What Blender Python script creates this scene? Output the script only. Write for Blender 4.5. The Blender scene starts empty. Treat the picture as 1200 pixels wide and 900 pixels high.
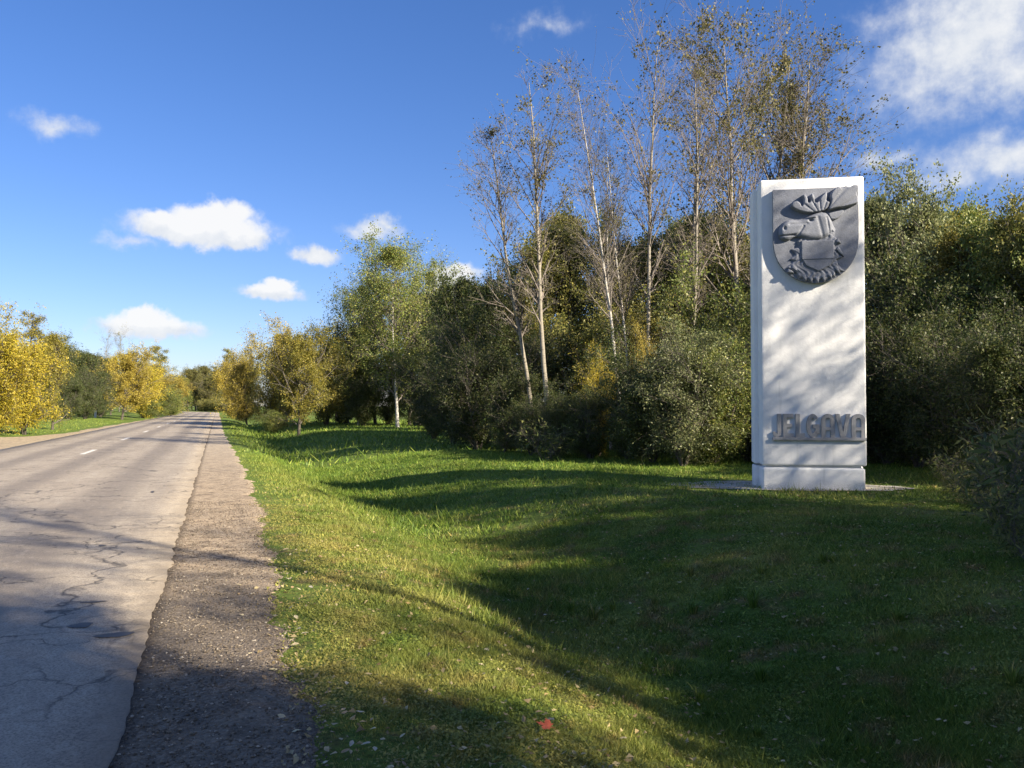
import bpy, bmesh, math, random
import numpy as np
from mathutils import Vector, Matrix
R = math.radians
scene = bpy.context.scene
COL = scene.collection

# ------------------------------------------------------------------ camera
cam_d = bpy.data.cameras.new('camera'); cam = bpy.data.objects.new('camera', cam_d); COL.objects.link(cam)
cam.location = (0, 0, 1.6); cam.rotation_euler = (R(91.5), 0, 0)
cam_d.sensor_width = 36; cam_d.lens = 29.4; cam_d.clip_start = 0.05; cam_d.clip_end = 6000
scene.camera = cam

# ------------------------------------------------------------------ sun, sky, exposure
SUN_H = (0.82, -0.57); SUN_EL = 27.0
SUN_AZ = math.atan2(SUN_H[0], SUN_H[1])           # clockwise from +Y
sv = Vector((math.sin(SUN_AZ) * math.cos(R(SUN_EL)), math.cos(SUN_AZ) * math.cos(R(SUN_EL)), math.sin(R(SUN_EL))))
sl = bpy.data.lights.new('sun', 'SUN'); so = bpy.data.objects.new('sun', sl); COL.objects.link(so)
sl.energy = 5.0; sl.angle = R(0.53); sl.color = (1.0, 0.88, 0.70)
so.rotation_euler = (-sv).to_track_quat('-Z', 'Y').to_euler(); so.location = (20, -18, 30)

scene.view_settings.view_transform = 'Standard'; scene.view_settings.look = 'None'
scene.view_settings.exposure = 1.42; scene.view_settings.gamma = 1.0
scene.view_settings.use_curve_mapping = False
scene.cycles.max_bounces = 6; scene.cycles.transparent_max_bounces = 8
scene.cycles.diffuse_bounces = 3; scene.cycles.caustics_reflective = False; scene.cycles.caustics_refractive = False
scene.cycles.sample_clamp_indirect = 4.0

world = bpy.data.worlds.new('World'); scene.world = world; world.use_nodes = True
wt = world.node_tree; wt.nodes.clear()
def N(t, kind, **kw):
    n = t.nodes.new(kind)
    for k, v in kw.items(): setattr(n, k, v)
    return n
def math_n(t, op, a, b=None, c=None, clamp=False):
    n = t.nodes.new('ShaderNodeMath'); n.operation = op; n.use_clamp = clamp
    for i, v in enumerate((a, b, c)):
        if v is None: continue
        if isinstance(v, (int, float)): n.inputs[i].default_value = v
        else: t.links.new(v, n.inputs[i])
    return n.outputs[0]
def build_world():
    t = wt; L = t.links.new
    sky = N(t, 'ShaderNodeTexSky', sky_type='NISHITA'); sky.sun_disc = False
    sky.sun_elevation = R(SUN_EL); sky.sun_rotation = SUN_AZ
    sky.altitude = 0; sky.air_density = 1.0; sky.dust_density = 0.25; sky.ozone_density = 2.6
    tc = N(t, 'ShaderNodeTexCoord'); sep = N(t, 'ShaderNodeSeparateXYZ'); L(tc.outputs['Generated'], sep.inputs[0])
    az = math_n(t, 'ARCTAN2', sep.outputs[0], sep.outputs[1])
    el = math_n(t, 'ARCSINE', sep.outputs[2])
    cmb = N(t, 'ShaderNodeCombineXYZ'); L(az, cmb.inputs[0]); L(el, cmb.inputs[1])
    # warp the directions so outlines are ragged
    nz = N(t, 'ShaderNodeTexNoise'); nz.inputs['Scale'].default_value = 22; nz.inputs['Detail'].default_value = 5; nz.inputs['Roughness'].default_value = .6
    L(cmb.outputs[0], nz.inputs['Vector'])
    off = N(t, 'ShaderNodeVectorMath', operation='SUBTRACT'); L(nz.outputs['Color'], off.inputs[0]); off.inputs[1].default_value = (.5, .5, .5)
    sc = N(t, 'ShaderNodeVectorMath', operation='MULTIPLY_ADD'); L(off.outputs[0], sc.inputs[0]); sc.inputs[1].default_value = (.06, .042, 0); L(cmb.outputs[0], sc.inputs[2])
    def deg(px, py): return math.atan((px - 600) / 980), math.atan((476 - py) / 980)
    clouds = []   # azimuth, elevation, half sizes, softness weight
    for (px, py, w, h, k) in [
        (235, 264, 92, 19, 1.0), (250, 248, 50, 19, 1.0), (205, 260, 48, 16, 1.0), (280, 270, 48, 14, .9), (150, 283, 40, 10, .35),
        (370, 283, 36, 11, .7), (175, 375, 58, 14, 1.05), (168, 366, 34, 13, 1.05), (225, 380, 30, 9, .3), (317, 330, 40, 11, .85), (325, 322, 22, 9, .8),
        (60, 170, 46, 15, .36), (436, 256, 42, 12, .5), (452, 250, 22, 11, .5), (528, 312, 34, 22, .95), (545, 300, 22, 12, .7), (740, 318, 40, 16, .7),
        (1140, 78, 130, 78, .5), (1080, 120, 90, 60, .3), (1180, 30, 110, 50, .55), (1210, 120, 120, 50, .4),
        (1180, 208, 110, 36, .42), (1040, 192, 50, 16, .36), (1120, 225, 70, 25, .36), (640, 4, 60, 16, .24), (20, 60, 0, 0, 0)]:
        if w: a, e = deg(px, py); clouds.append((a, e - .017, w * 1.15 / 980, h * 1.2 / 980, k))
    acc = None; acc2 = None
    for (a, e, w, h, k) in clouds:
        mp = N(t, 'ShaderNodeMapping', vector_type='TEXTURE'); mp.inputs['Location'].default_value = (a, e, 0); mp.inputs['Scale'].default_value = (w, h, 1)
        L(sc.outputs[0], mp.inputs['Vector'])
        ln = N(t, 'ShaderNodeVectorMath', operation='LENGTH'); L(mp.outputs[0], ln.inputs[0])
        v = math_n(t, 'MULTIPLY_ADD', ln.outputs['Value'], -k, k)
        acc = v if acc is None else math_n(t, 'SMOOTH_MAX', acc, v, .12)
        if k >= .8:
            m2 = N(t, 'ShaderNodeMapping', vector_type='TEXTURE'); m2.inputs['Location'].default_value = (a, e + h * .55, 0); m2.inputs['Scale'].default_value = (w * 1.05, h, 1)
            L(sc.outputs[0], m2.inputs['Vector']); l2 = N(t, 'ShaderNodeVectorMath', operation='LENGTH'); L(m2.outputs[0], l2.inputs[0])
            v2 = math_n(t, 'MULTIPLY_ADD', l2.outputs['Value'], -k, k); acc2 = v2 if acc2 is None else math_n(t, 'SMOOTH_MAX', acc2, v2, .12)
    n2 = N(t, 'ShaderNodeTexNoise'); n2.inputs['Scale'].default_value = 38; n2.inputs['Detail'].default_value = 6; n2.inputs['Roughness'].default_value = .6
    L(cmb.outputs[0], n2.inputs['Vector'])
    d = math_n(t, 'MULTIPLY_ADD', n2.outputs['Fac'], .42, -.23)
    d = math_n(t, 'ADD', acc, d)
    # scattered cloud added over the unseen rest of the sky, whitening the blue shade
    n3 = N(t, 'ShaderNodeTexNoise'); n3.inputs['Scale'].default_value = 3.2; n3.inputs['Detail'].default_value = 5; n3.inputs['Roughness'].default_value = .55
    L(tc.outputs['Generated'], n3.inputs['Vector'])
    aw = N(t, 'ShaderNodeMapRange', interpolation_type='SMOOTHSTEP'); L(math_n(t, 'ABSOLUTE', az), aw.inputs[0]); aw.inputs[1].default_value = .66; aw.inputs[2].default_value = .95
    rest = math_n(t, 'MULTIPLY', math_n(t, 'MULTIPLY_ADD', n3.outputs['Fac'], 4.2, -2.15), aw.outputs[0])
    d = math_n(t, 'MAXIMUM', d, math_n(t, 'MINIMUM', rest, math_n(t, 'MULTIPLY_ADD', n2.outputs['Fac'], .5, .45)))
    mr = N(t, 'ShaderNodeMapRange', interpolation_type='SMOOTHERSTEP'); L(d, mr.inputs[0]); mr.inputs[1].default_value = -.02; mr.inputs[2].default_value = .5
    mr.inputs[3].default_value = 0; mr.inputs[4].default_value = .96
    shade = N(t, 'ShaderNodeMapRange'); L(math_n(t, 'ADD', math_n(t, 'MAXIMUM', acc2, math_n(t, 'MULTIPLY', acc, .35)), math_n(t, 'MULTIPLY_ADD', n2.outputs['Fac'], .8, -.3)), shade.inputs[0]); shade.inputs[1].default_value = -.15; shade.inputs[2].default_value = .55
    cr = N(t, 'ShaderNodeMix', data_type='RGBA'); L(shade.outputs[0], cr.inputs[0])
    cr.inputs[6].default_value = (3.2, 3.6, 4.2, 1); cr.inputs[7].default_value = (5.2, 5.2, 5.2, 1)
    mx = N(t, 'ShaderNodeMix', data_type='RGBA'); L(mr.outputs[0], mx.inputs[0]); sa = N(t, 'ShaderNodeHueSaturation'); sa.inputs['Saturation'].default_value = 1.22; L(sky.outputs[0], sa.inputs['Color'])
    gm = N(t, 'ShaderNodeGamma'); gm.inputs[1].default_value = .9; L(sa.outputs[0], gm.inputs[0])
    hs = N(t, 'ShaderNodeMix', data_type='RGBA', blend_type='MULTIPLY'); hs.inputs[0].default_value = 1; L(gm.outputs[0], hs.inputs[6]); hs.inputs[7].default_value = (.73, .755, 1.04, 1); L(hs.outputs[2], mx.inputs[6]); L(cr.outputs[2], mx.inputs[7])
    bg = N(t, 'ShaderNodeBackground'); bg.inputs['Strength'].default_value = 0.07; L(mx.outputs[2], bg.inputs[0])
    out = N(t, 'ShaderNodeOutputWorld'); L(bg.outputs[0], out.inputs[0])
build_world()

# ------------------------------------------------------------------ frames of reference
A = R(19.4); CA, SA = math.cos(A), math.sin(A)
def bend(v): return -.004 * np.maximum(0, np.asarray(v, float) - 212) ** 2      # the road swings away at its far end
def to_uv(x, y):                                                    # across the road (right +), along it
    v = -x * SA + y * CA; return x * CA + y * SA - bend(v), v
def to_xy(u, v):
    u = u + bend(v); return u * CA - v * SA, u * SA + v * CA
def sq(s, q): return s * .821 + q * .571, -s * .571 + q * .821      # towards the sun, across the sun
def wob(t, seed=0.0):
    return (np.sin(t * 1.7 + seed) + .6 * np.sin(t * 4.3 + 1.3 + seed * 2) + .4 * np.sin(t * 9.1 + .7 + seed * 3) + .25 * np.sin(t * 23.0 + seed)) / 2.25
def nz2(x, y, s=0.0):
    return (np.sin(x * 1.3 + y * .7 + s) * np.cos(y * 1.1 - x * .4 + 2 * s) + .5 * np.sin(x * 3.1 - y * 2.3 + s) + .35 * np.cos(x * 5.7 + y * 6.1 + 3 * s)) / 1.6
ROAD_L, ROAD_R = -7.55, -.45
def edge_u(v):     # where gravel shoulder meets the grass
    v = np.asarray(v, float)
    return .33 + .30 * np.clip((v - 2) / 12, 0, 1) - .30 * smooth(18, 60, v) + .11 * wob(v * .8, 2.0) + .06 * wob(v * 3.1, 1.0) + .04 * wob(v * 9, 5.0)
def road_edge(v):
    v = np.asarray(v, float)
    return ROAD_R + .03 * wob(v * .9, .4) + .010 * wob(v * 5, 3.1) + .03 * wob(v * 6, 1.1) * np.exp(-((v - 10.5) / 2.2) ** 2)
def smooth(e0, e1, x):
    t = np.clip((x - e0) / (e1 - e0), 0, 1); return t * t * (3 - 2 * t)
def gz(x, y):
    x = np.asarray(x, float); y = np.asarray(y, float)
    u, v = to_uv(x, y)
    far = smooth(60, 140, v)
    c = 3.25 + .25 * np.sin(v * .13)
    ditch = -.62 * np.exp(-(np.clip(c - u, 0, 99) / 1.35) ** 2 - (np.clip(u - c, 0, 99) / 2.1) ** 2) * (1 - .35 * far)
    on = smooth(.3, 1.4, u)
    z = -.045 + ditch * on + .055 * smooth(5.5, 8.5, u)
    z = z + on * (.022 * nz2(u * 1.1, v * 1.1) + .012 * nz2(u * 4, v * 4, 2.))
    left = smooth(-9.5, -13, u)
    z = z + left * (.25 + .05 * nz2(u * .6, v * .6, 1.))
    mx, my = x - 5.73, y - 16.4
    flat = 1 - smooth(2.2, 3.6, np.sqrt(mx * mx + my * my))
    return z * (1 - flat) + 0.0 * flat
def g1(x, y): return float(gz(x, y))

# ------------------------------------------------------------------ helpers
def link(name, mesh, mat=None, parent=None, loc=None):
    o = bpy.data.objects.new(name, mesh); COL.objects.link(o)
    if mat is not None: mesh.materials.clear(); mesh.materials.append(mat)
    if parent is not None: o.parent = parent
    if loc is not None: o.location = loc
    return o
def tag(o, label=None, cat=None, group=None, kind=None):
    if label: o['label'] = label
    if cat: o['category'] = cat
    if group: o['group'] = group
    if kind: o['kind'] = kind
    return o
def empty(name, loc, rz=0):
    o = bpy.data.objects.new(name, None); COL.objects.link(o); o.location = loc; o.rotation_euler = (0, 0, rz); o.empty_display_size = .3
    return o
def np_mesh(name, verts, faces, smooth_f=False):
    """faces: (n,3) or (n,4) int array"""
    verts = np.ascontiguousarray(verts, np.float32); faces = np.ascontiguousarray(faces, np.int32)
    me = bpy.data.meshes.new(name); k = faces.shape[1]; n = len(faces)
    me.vertices.add(len(verts)); me.vertices.foreach_set('co', verts.ravel())
    me.loops.add(n * k); me.loops.foreach_set('vertex_index', faces.ravel())
    me.polygons.add(n); me.polygons.foreach_set('loop_start', np.arange(0, n * k, k, dtype=np.int32))
    try: me.polygons.foreach_set('loop_total', np.full(n, k, np.int32))
    except Exception: pass
    me.polygons.foreach_set('use_smooth', np.full(n, smooth_f, bool))
    me.update(calc_edges=True); me.validate()
    return me
def grid_mesh(name, X, Y, Z, smooth_f=True):
    h, w = X.shape
    idx = np.arange(h * w).reshape(h, w)
    f = np.stack([idx[:-1, :-1], idx[:-1, 1:], idx[1:, 1:], idx[1:, :-1]], -1).reshape(-1, 4)
    return np_mesh(name, np.stack([X, Y, Z], -1).reshape(-1, 3), f, smooth_f)
def bevel_box(name, x0, x1, y0, y1, z0, z1, bev=.03, seg=3):
    bm = bmesh.new(); bmesh.ops.create_cube(bm, size=1)
    for v in bm.verts: v.co = ((x0 + x1) / 2 + v.co.x * (x1 - x0), (y0 + y1) / 2 + v.co.y * (y1 - y0), (z0 + z1) / 2 + v.co.z * (z1 - z0))
    if bev: bmesh.ops.bevel(bm, geom=list(bm.edges), offset=bev, segments=seg, profile=.6, affect='EDGES')
    me = bpy.data.meshes.new(name); bm.to_mesh(me); bm.free()
    for p in me.polygons: p.use_smooth = False
    return me
def prism(name, polys, y0, y1):
    """polys: list of outlines in (x,z); extruded from y0 (back) to y1 (front)"""
    bm = bmesh.new()
    for pts in polys:
        a = [bm.verts.new((p[0], y1, p[1])) for p in pts]; b = [bm.verts.new((p[0], y0, p[1])) for p in pts]
        f = bm.faces.new(a); n = len(pts); bk = bm.faces.new(b[::-1]); f.normal_update(); bk.normal_update()
        for i in range(n):
            bm.faces.new((a[i], b[i], b[(i + 1) % n], a[(i + 1) % n]))
        bmesh.ops.triangulate(bm, faces=[f, bk])
    bmesh.ops.recalc_face_normals(bm, faces=list(bm.faces))
    me = bpy.data.meshes.new(name); bm.to_mesh(me); bm.free(); return me

# ------------------------------------------------------------------ materials
def new_mat(name):
    m = bpy.data.materials.new(name); m.use_nodes = True; t = m.node_tree
    b = t.nodes.get('Principled BSDF'); return m, t, b
def noise(t, vec, scale, detail=4, rough=.55, dist=0):
    n = t.nodes.new('ShaderNodeTexNoise'); n.inputs['Scale'].default_value = scale; n.inputs['Detail'].default_value = detail
    n.inputs['Roughness'].default_value = rough; n.inputs['Distortion'].default_value = dist
    if vec is not None: t.links.new(vec, n.inputs['Vector'])
    return n.outputs['Fac']
def ramp(t, fac, stops):
    r = t.nodes.new('ShaderNodeValToRGB'); t.links.new(fac, r.inputs[0]); e = r.color_ramp.elements
    while len(e) > 1: e.remove(e[-1])
    e[0].position = stops[0][0]; e[0].color = (*stops[0][1], 1)
    for p, c in stops[1:]:
        q = e.new(p); q.color = (*c, 1)
    return r.outputs[0]
def mixc(t, fac, a, b, blend='MIX'):
    n = t.nodes.new('ShaderNodeMix'); n.data_type = 'RGBA'; n.blend_type = blend
    for i, v in ((0, fac), (6, a), (7, b)):
        if isinstance(v, (int, float)): n.inputs[i].default_value = v
        elif isinstance(v, tuple): n.inputs[i].default_value = (*v, 1)
        else: t.links.new(v, n.inputs[i])
    return n.outputs[2]
def maprange(t, v, a, b, c=0.0, d=1.0, sm=False):
    n = t.nodes.new('ShaderNodeMapRange'); t.links.new(v, n.inputs[0])
    if sm: n.interpolation_type = 'SMOOTHSTEP'
    for i, q in enumerate((a, b, c, d)): n.inputs[i + 1].default_value = q
    return n.outputs[0]
def bump(t, b, h, dist, strength=1.0):
    n = t.nodes.new('ShaderNodeBump'); n.inputs['Distance'].default_value = dist; n.inputs['Strength'].default_value = strength
    t.links.new(h, n.inputs['Height']); t.links.new(n.outputs[0], b.inputs['Normal'])
def position(t, scale=None, rot=0.0):
    g = t.nodes.new('ShaderNodeNewGeometry')
    if scale is None and not rot: return g.outputs['Position']
    m = t.nodes.new('ShaderNodeMapping'); m.inputs['Scale'].default_value = scale or (1, 1, 1); m.inputs['Rotation'].default_value = (0, 0, rot)
    t.links.new(g.outputs['Position'], m.inputs[0]); return m.outputs[0]
def road_uv(t):
    """world position turned into road axes (u, v)"""
    g = t.nodes.new('ShaderNodeNewGeometry'); m = t.nodes.new('ShaderNodeMapping'); m.inputs['Rotation'].default_value = (0, 0, -A)
    t.links.new(g.outputs['Position'], m.inputs[0]); return m.outputs[0]
def stretch(t, vec, sc):
    m = t.nodes.new('ShaderNodeMapping'); m.inputs['Scale'].default_value = sc; t.links.new(vec, m.inputs[0]); return m.outputs[0]

def leaf_material(name, cols, trans=.35, rough=.5, hue=.0):
    m, t, b = new_mat(name)
    g = t.nodes.new('ShaderNodeNewGeometry'); oi = t.nodes.new('ShaderNodeObjectInfo')
    n = len(cols)
    c = ramp(t, g.outputs['Random Per Island'], [(i / max(1, n - 1), col) for i, col in enumerate(cols)])
    big = noise(t, position(t), .55, 3, .6)
    v = math_n(t, 'MULTIPLY_ADD', big, .9, .55)
    v2 = math_n(t, 'MULTIPLY_ADD', oi.outputs['Random'], .35, .82)
    hs = t.nodes.new('ShaderNodeHueSaturation'); t.links.new(c, hs.inputs['Color']); t.links.new(math_n(t, 'MULTIPLY', v, v2), hs.inputs['Value'])
    hs.inputs['Hue'].default_value = .5 + hue
    t.links.new(hs.outputs[0], b.inputs['Base Color']); b.inputs['Roughness'].default_value = rough; b.inputs['Specular IOR Level'].default_value = .35
    tr = t.nodes.new('ShaderNodeBsdfTranslucent'); t.links.new(hs.outputs[0], tr.inputs[0])
    mx = t.nodes.new('ShaderNodeMixShader'); mx.inputs[0].default_value = trans
    t.links.new(b.outputs[0], mx.inputs[1]); t.links.new(tr.outputs[0], mx.inputs[2])
    t.links.new(mx.outputs[0], t.nodes['Material Output'].inputs[0]); return m
M = {}
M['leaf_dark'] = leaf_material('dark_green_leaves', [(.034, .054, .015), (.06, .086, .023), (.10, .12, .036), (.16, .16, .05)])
M['leaf_green'] = leaf_material('mid_green_leaves', [(.085, .13, .028), (.15, .20, .045), (.235, .265, .066), (.34, .32, .075)])
M['leaf_olive'] = leaf_material('olive_leaves', [(.115, .13, .034), (.19, .20, .05), (.28, .265, .068), (.38, .32, .075)])
M['leaf_willow'] = leaf_material('grey_green_leaves', [(.095, .12, .05), (.155, .18, .075), (.22, .24, .105), (.29, .29, .12)], rough=.45)
M['leaf_yellow'] = leaf_material('yellow_leaves', [(.20, .19, .025), (.36, .31, .03), (.48, .39, .035), (.52, .38, .05)])
M['leaf_orange'] = leaf_material('orange_leaves', [(.20, .17, .035), (.36, .28, .045), (.46, .35, .06), (.34, .30, .055)])
M['leaf_mixed'] = leaf_material('turning_leaves', [(.11, .125, .026), (.23, .21, .036), (.36, .29, .048), (.20, .195, .04)])
M['leaf_birch'] = leaf_material('birch_leaves', [(.09, .13, .03), (.15, .195, .045), (.23, .255, .06), (.33, .30, .07)])
M['leaf_bare'] = leaf_material('sparse_aspen_leaves', [(.06, .066, .022), (.11, .112, .034), (.19, .175, .055), (.27, .225, .085)])
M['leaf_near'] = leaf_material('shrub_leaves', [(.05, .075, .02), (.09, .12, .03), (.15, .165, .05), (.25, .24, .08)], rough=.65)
M['leaf_far'] = leaf_material('far_leaves', [(.07, .09, .03), (.11, .12, .04), (.16, .15, .045), (.22, .17, .05)])

def bark_material(name, base, dark, birch=False):
    m, t, b = new_mat(name)
    tc = t.nodes.new('ShaderNodeTexCoord')
    v = stretch(t, tc.outputs['Object'], (3, 3, 9) if birch else (14, 14, 2.2))
    n = noise(t, v, 1.6, 5, .65)
    c = ramp(t, n, [(.30, dark), (.46 if birch else .6, base), (.8, tuple(min(1, q * 1.25) for q in base))])
    t.links.new(c, b.inputs['Base Color']); b.inputs['Roughness'].default_value = .85
    bump(t, b, n, .02, .6); return m
M['birch_bark'] = bark_material('birch_bark', (.40, .38, .34), (.07, .06, .055), True)
M['aspen_bark'] = bark_material('aspen_bark', (.25, .225, .18), (.08, .07, .055), True)
M['bark'] = bark_material('brown_bark', (.10, .085, .065), (.03, .025, .02))
M['twig'] = bark_material('twig_bark', (.22, .19, .16), (.12, .10, .085))
M['twig_dark'] = bark_material('dark_twig_bark', (.16, .14, .12), (.07, .06, .05))

def grass_color(t):
    p = road_uv(t)
    n1 = noise(t, p, .55, 4, .6); n2 = noise(t, p, 2.4, 4, .6)
    c = ramp(t, n1, [(.3, (.085, .16, .026)), (.5, (.16, .225, .044)), (.7, (.29, .305, .08))])
    c = mixc(t, maprange(t, n2, .52, .70), c, (.25, .19, .085))
    spg = t.nodes.new('ShaderNodeSeparateXYZ'); t.links.new(p, spg.inputs[0])
    c = mixc(t, maprange(t, math_n(t, 'ADD', spg.outputs[1], math_n(t, 'MULTIPLY', n1, 8.0)), 15, 24, 0, .75, True), c, ramp(t, n2, [(.3, (.11, .20, .03)), (.7, (.22, .30, .055))]))
    return c, p
def m_blades():
    m, t, b = new_mat('grass_blades')
    c, p = grass_color(t)
    g = t.nodes.new('ShaderNodeNewGeometry')
    rv = ramp(t, g.outputs['Random Per Island'], [(0, (.45, .5, .35)), (.45, (.9, 1, .8)), (.8, (1.25, 1.2, 1)), (.93, (1.9, 1.55, 1.5)), (1, (2.6, 2.0, 2.0))])
    c = mixc(t, 1.0, c, rv, 'MULTIPLY')
    sp = t.nodes.new('ShaderNodeSeparateXYZ'); t.links.new(p, sp.inputs[0])
    dry = maprange(t, sp.outputs[0], .5, 3.4, .95, 0)          # worn yellow grass along the gravel
    dn = noise(t, p, 1.1, 3); dry = math_n(t, 'MULTIPLY', dry, maprange(t, dn, .25, .6))
    drym = math_n(t, 'MULTIPLY', dry, maprange(t, sp.outputs[1], 12, 30, 1, .25))
    c = mixc(t, drym, c, (.36, .31, .09))
    t.links.new(c, b.inputs['Base Color']); b.inputs['Roughness'].default_value = .5; b.inputs['Specular IOR Level'].default_value = .25
    tr = t.nodes.new('ShaderNodeBsdfTranslucent'); t.links.new(c, tr.inputs[0])
    mx = t.nodes.new('ShaderNodeMixShader'); mx.inputs[0].default_value = .3
    t.links.new(b.outputs[0], mx.inputs[1]); t.links.new(tr.outputs[0], mx.inputs[2])
    t.links.new(mx.outputs[0], t.nodes['Material Output'].inputs[0]); return m
M['blades'] = m_blades()
def m_ground():
    m, t, b = new_mat('grassy_ground')
    c, p = grass_color(t)
    fine = noise(t, p, 26, 5, .7); mid = noise(t, p, 6, 4, .6)
    c = mixc(t, maprange(t, fine, .35, .7, 0, .8), c, (.035, .042, .014))
    c = mixc(t, maprange(t, mid, .55, .75, 0, .7), c, (.11, .085, .045))
    t.links.new(c, b.inputs['Base Color']); b.inputs['Roughness'].default_value = .95; b.inputs['Specular IOR Level'].default_value = .1
    bump(t, b, fine, .04, .8); return m
M['ground'] = m_ground()
def m_asphalt():
    m, t, b = new_mat('old_asphalt')
    p = road_uv(t); sp = t.nodes.new('ShaderNodeSeparateXYZ'); t.links.new(p, sp.inputs[0]); u = sp.outputs[0]
    grain = noise(t, p, 70, 4, .75); mid = noise(t, stretch(t, p, (1, .25, 1)), 1.6, 5, .6); lo = noise(t, stretch(t, p, (1, .12, 1)), .8, 3)
    c = ramp(t, mid, [(.25, (.31, .258, .195)), (.5, (.40, .338, .258)), (.75, (.48, .41, .315))])
    # polished wheel tracks and darker oil lane between them
    tr = math_n(t, 'SINE', math_n(t, 'MULTIPLY_ADD', math_n(t, 'ADD', u, math_n(t, 'MULTIPLY', lo, .5)), 3.6, 1.1))
    c = mixc(t, maprange(t, tr, -.3, .9, 0, .75), c, (.205, .172, .138))
    c = mixc(t, maprange(t, grain, .46, .62, 0, .75), c, (.10, .088, .07))
    c = mixc(t, maprange(t, grain, .25, .38, .35, 0), c, (.42, .40, .37))
    def cracks(sc, dist, w, rnd=1.0):
        wv = t.nodes.new('ShaderNodeVectorMath'); wv.operation = 'MULTIPLY_ADD'
        nn = t.nodes.new('ShaderNodeTexNoise'); nn.inputs['Scale'].default_value = 2.2; nn.inputs['Detail'].default_value = 5; t.links.new(p, nn.inputs['Vector'])
        t.links.new(nn.outputs['Color'], wv.inputs[0]); wv.inputs[1].default_value = (dist, dist, 0); t.links.new(p, wv.inputs[2])
        vo = t.nodes.new('ShaderNodeTexVoronoi'); vo.feature = 'DISTANCE_TO_EDGE'; vo.inputs['Scale'].default_value = 1
        t.links.new(stretch(t, wv.outputs[0], sc), vo.inputs['Vector'])
        return maprange(t, vo.outputs['Distance'], 0, w, 1, 0)
    big = cracks((.13, .24, 1), 1.3, .0055)
    big = math_n(t, 'MULTIPLY', big, maprange(t, noise(t, p, .7, 2), .36, .5))
    al = cracks((4.0, 3.2, 1), .35, .07)
    edge_zone = math_n(t, 'MULTIPLY', maprange(t, u, -1.25, -.6), maprange(t, noise(t, p, .55, 2), .5, .62))
    al = math_n(t, 'MULTIPLY', al, edge_zone)
    med = math_n(t, 'MULTIPLY', cracks((.55, .8, 1), .9, .011), maprange(t, noise(t, p, .35, 2), .43, .55))
    tra = math_n(t, 'MULTIPLY', cracks((.05, .42, 1), 1.6, .006), maprange(t, noise(t, p, .9, 2), .40, .5))
    ck = math_n(t, 'MAXIMUM', math_n(t, 'MAXIMUM', big, al), math_n(t, 'MAXIMUM', med, tra))
    blot = noise(t, p, 3.2, 5, .65); c = mixc(t, maprange(t, blot, .56, .72, 0, .45), c, (.15, .132, .112))
    blot2 = noise(t, stretch(t, p, (1, .5, 1)), 11, 4, .7); c = mixc(t, maprange(t, blot2, .5, .72, 0, .4), c, (.17, .15, .13)); c = mixc(t, maprange(t, blot2, .32, .45, .3, 0), c, (.47, .42, .35))
    c = mixc(t, math_n(t, 'MULTIPLY', ck, .85), c, (.03, .028, .026))
    c = mixc(t, maprange(t, u, -.62, -.47, 0, .45), c, (.30, .25, .19))
    t.links.new(c, b.inputs['Base Color']); b.inputs['Roughness'].default_value = .72; b.inputs['Specular IOR Level'].default_value = .4
    h = math_n(t, 'SUBTRACT', math_n(t, 'MULTIPLY', grain, .35), ck)
    bump(t, b, h, .006, .8); return m
M['asphalt'] = m_asphalt()
def m_gravel(name, cols, seam=False):
    m, t, b = new_mat(name)
    p = road_uv(t)
    vo = t.nodes.new('ShaderNodeTexVoronoi'); vo.inputs['Scale'].default_value = 55; t.links.new(p, vo.inputs['Vector'])
    sepc = t.nodes.new('ShaderNodeSeparateColor'); t.links.new(vo.outputs['Color'], sepc.inputs[0])
    c = ramp(t, sepc.outputs[0], [(i / (len(cols) - 1), q) for i, q in enumerate(cols)])
    mid = noise(t, p, 1.7, 5, .6)
    c = mixc(t, maprange(t, mid, .4, .65, 0, .75), c, (.47, .365, .25))
    n3 = noise(t, p, 4.5, 4)
    c = mixc(t, maprange(t, n3, .5, .68, 0, .75), c, (.13, .10, .075))
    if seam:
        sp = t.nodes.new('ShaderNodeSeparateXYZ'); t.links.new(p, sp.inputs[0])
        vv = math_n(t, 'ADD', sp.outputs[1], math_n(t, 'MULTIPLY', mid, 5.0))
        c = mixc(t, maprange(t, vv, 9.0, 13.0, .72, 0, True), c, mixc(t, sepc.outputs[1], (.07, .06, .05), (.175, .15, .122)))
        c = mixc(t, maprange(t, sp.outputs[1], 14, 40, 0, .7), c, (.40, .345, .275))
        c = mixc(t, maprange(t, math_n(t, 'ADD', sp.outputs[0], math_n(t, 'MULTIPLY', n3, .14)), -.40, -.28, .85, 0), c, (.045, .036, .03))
    t.links.new(c, b.inputs['Base Color']); b.inputs['Roughness'].default_value = .95; b.inputs['Specular IOR Level'].default_value = .15
    fine = noise(t, p, 60, 3, .7)
    bump(t, b, math_n(t, 'SUBTRACT', fine, vo.outputs['Distance']), .012, .8); return m
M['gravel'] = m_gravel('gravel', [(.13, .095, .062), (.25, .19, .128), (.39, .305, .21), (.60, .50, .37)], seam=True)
M['sand'] = m_gravel('sandy_gravel', [(.30, .24, .15), (.36, .29, .18), (.42, .34, .22), (.46, .38, .26)])
M['pad'] = m_gravel('pale_gravel', [(.30, .28, .24), (.4, .38, .33), (.48, .46, .41), (.58, .56, .51)])
def m_pebble():
    m, t, b = new_mat('pebble'); g = t.nodes.new('ShaderNodeNewGeometry')
    c = ramp(t, g.outputs['Random Per Island'], [(0, (.07, .055, .04)), (.5, (.15, .12, .085)), (.85, (.25, .205, .15)), (1, (.42, .37, .30))])
    t.links.new(c, b.inputs['Base Color']); b.inputs['Roughness'].default_value = .85; return m
M['pebble'] = m_pebble()
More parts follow.
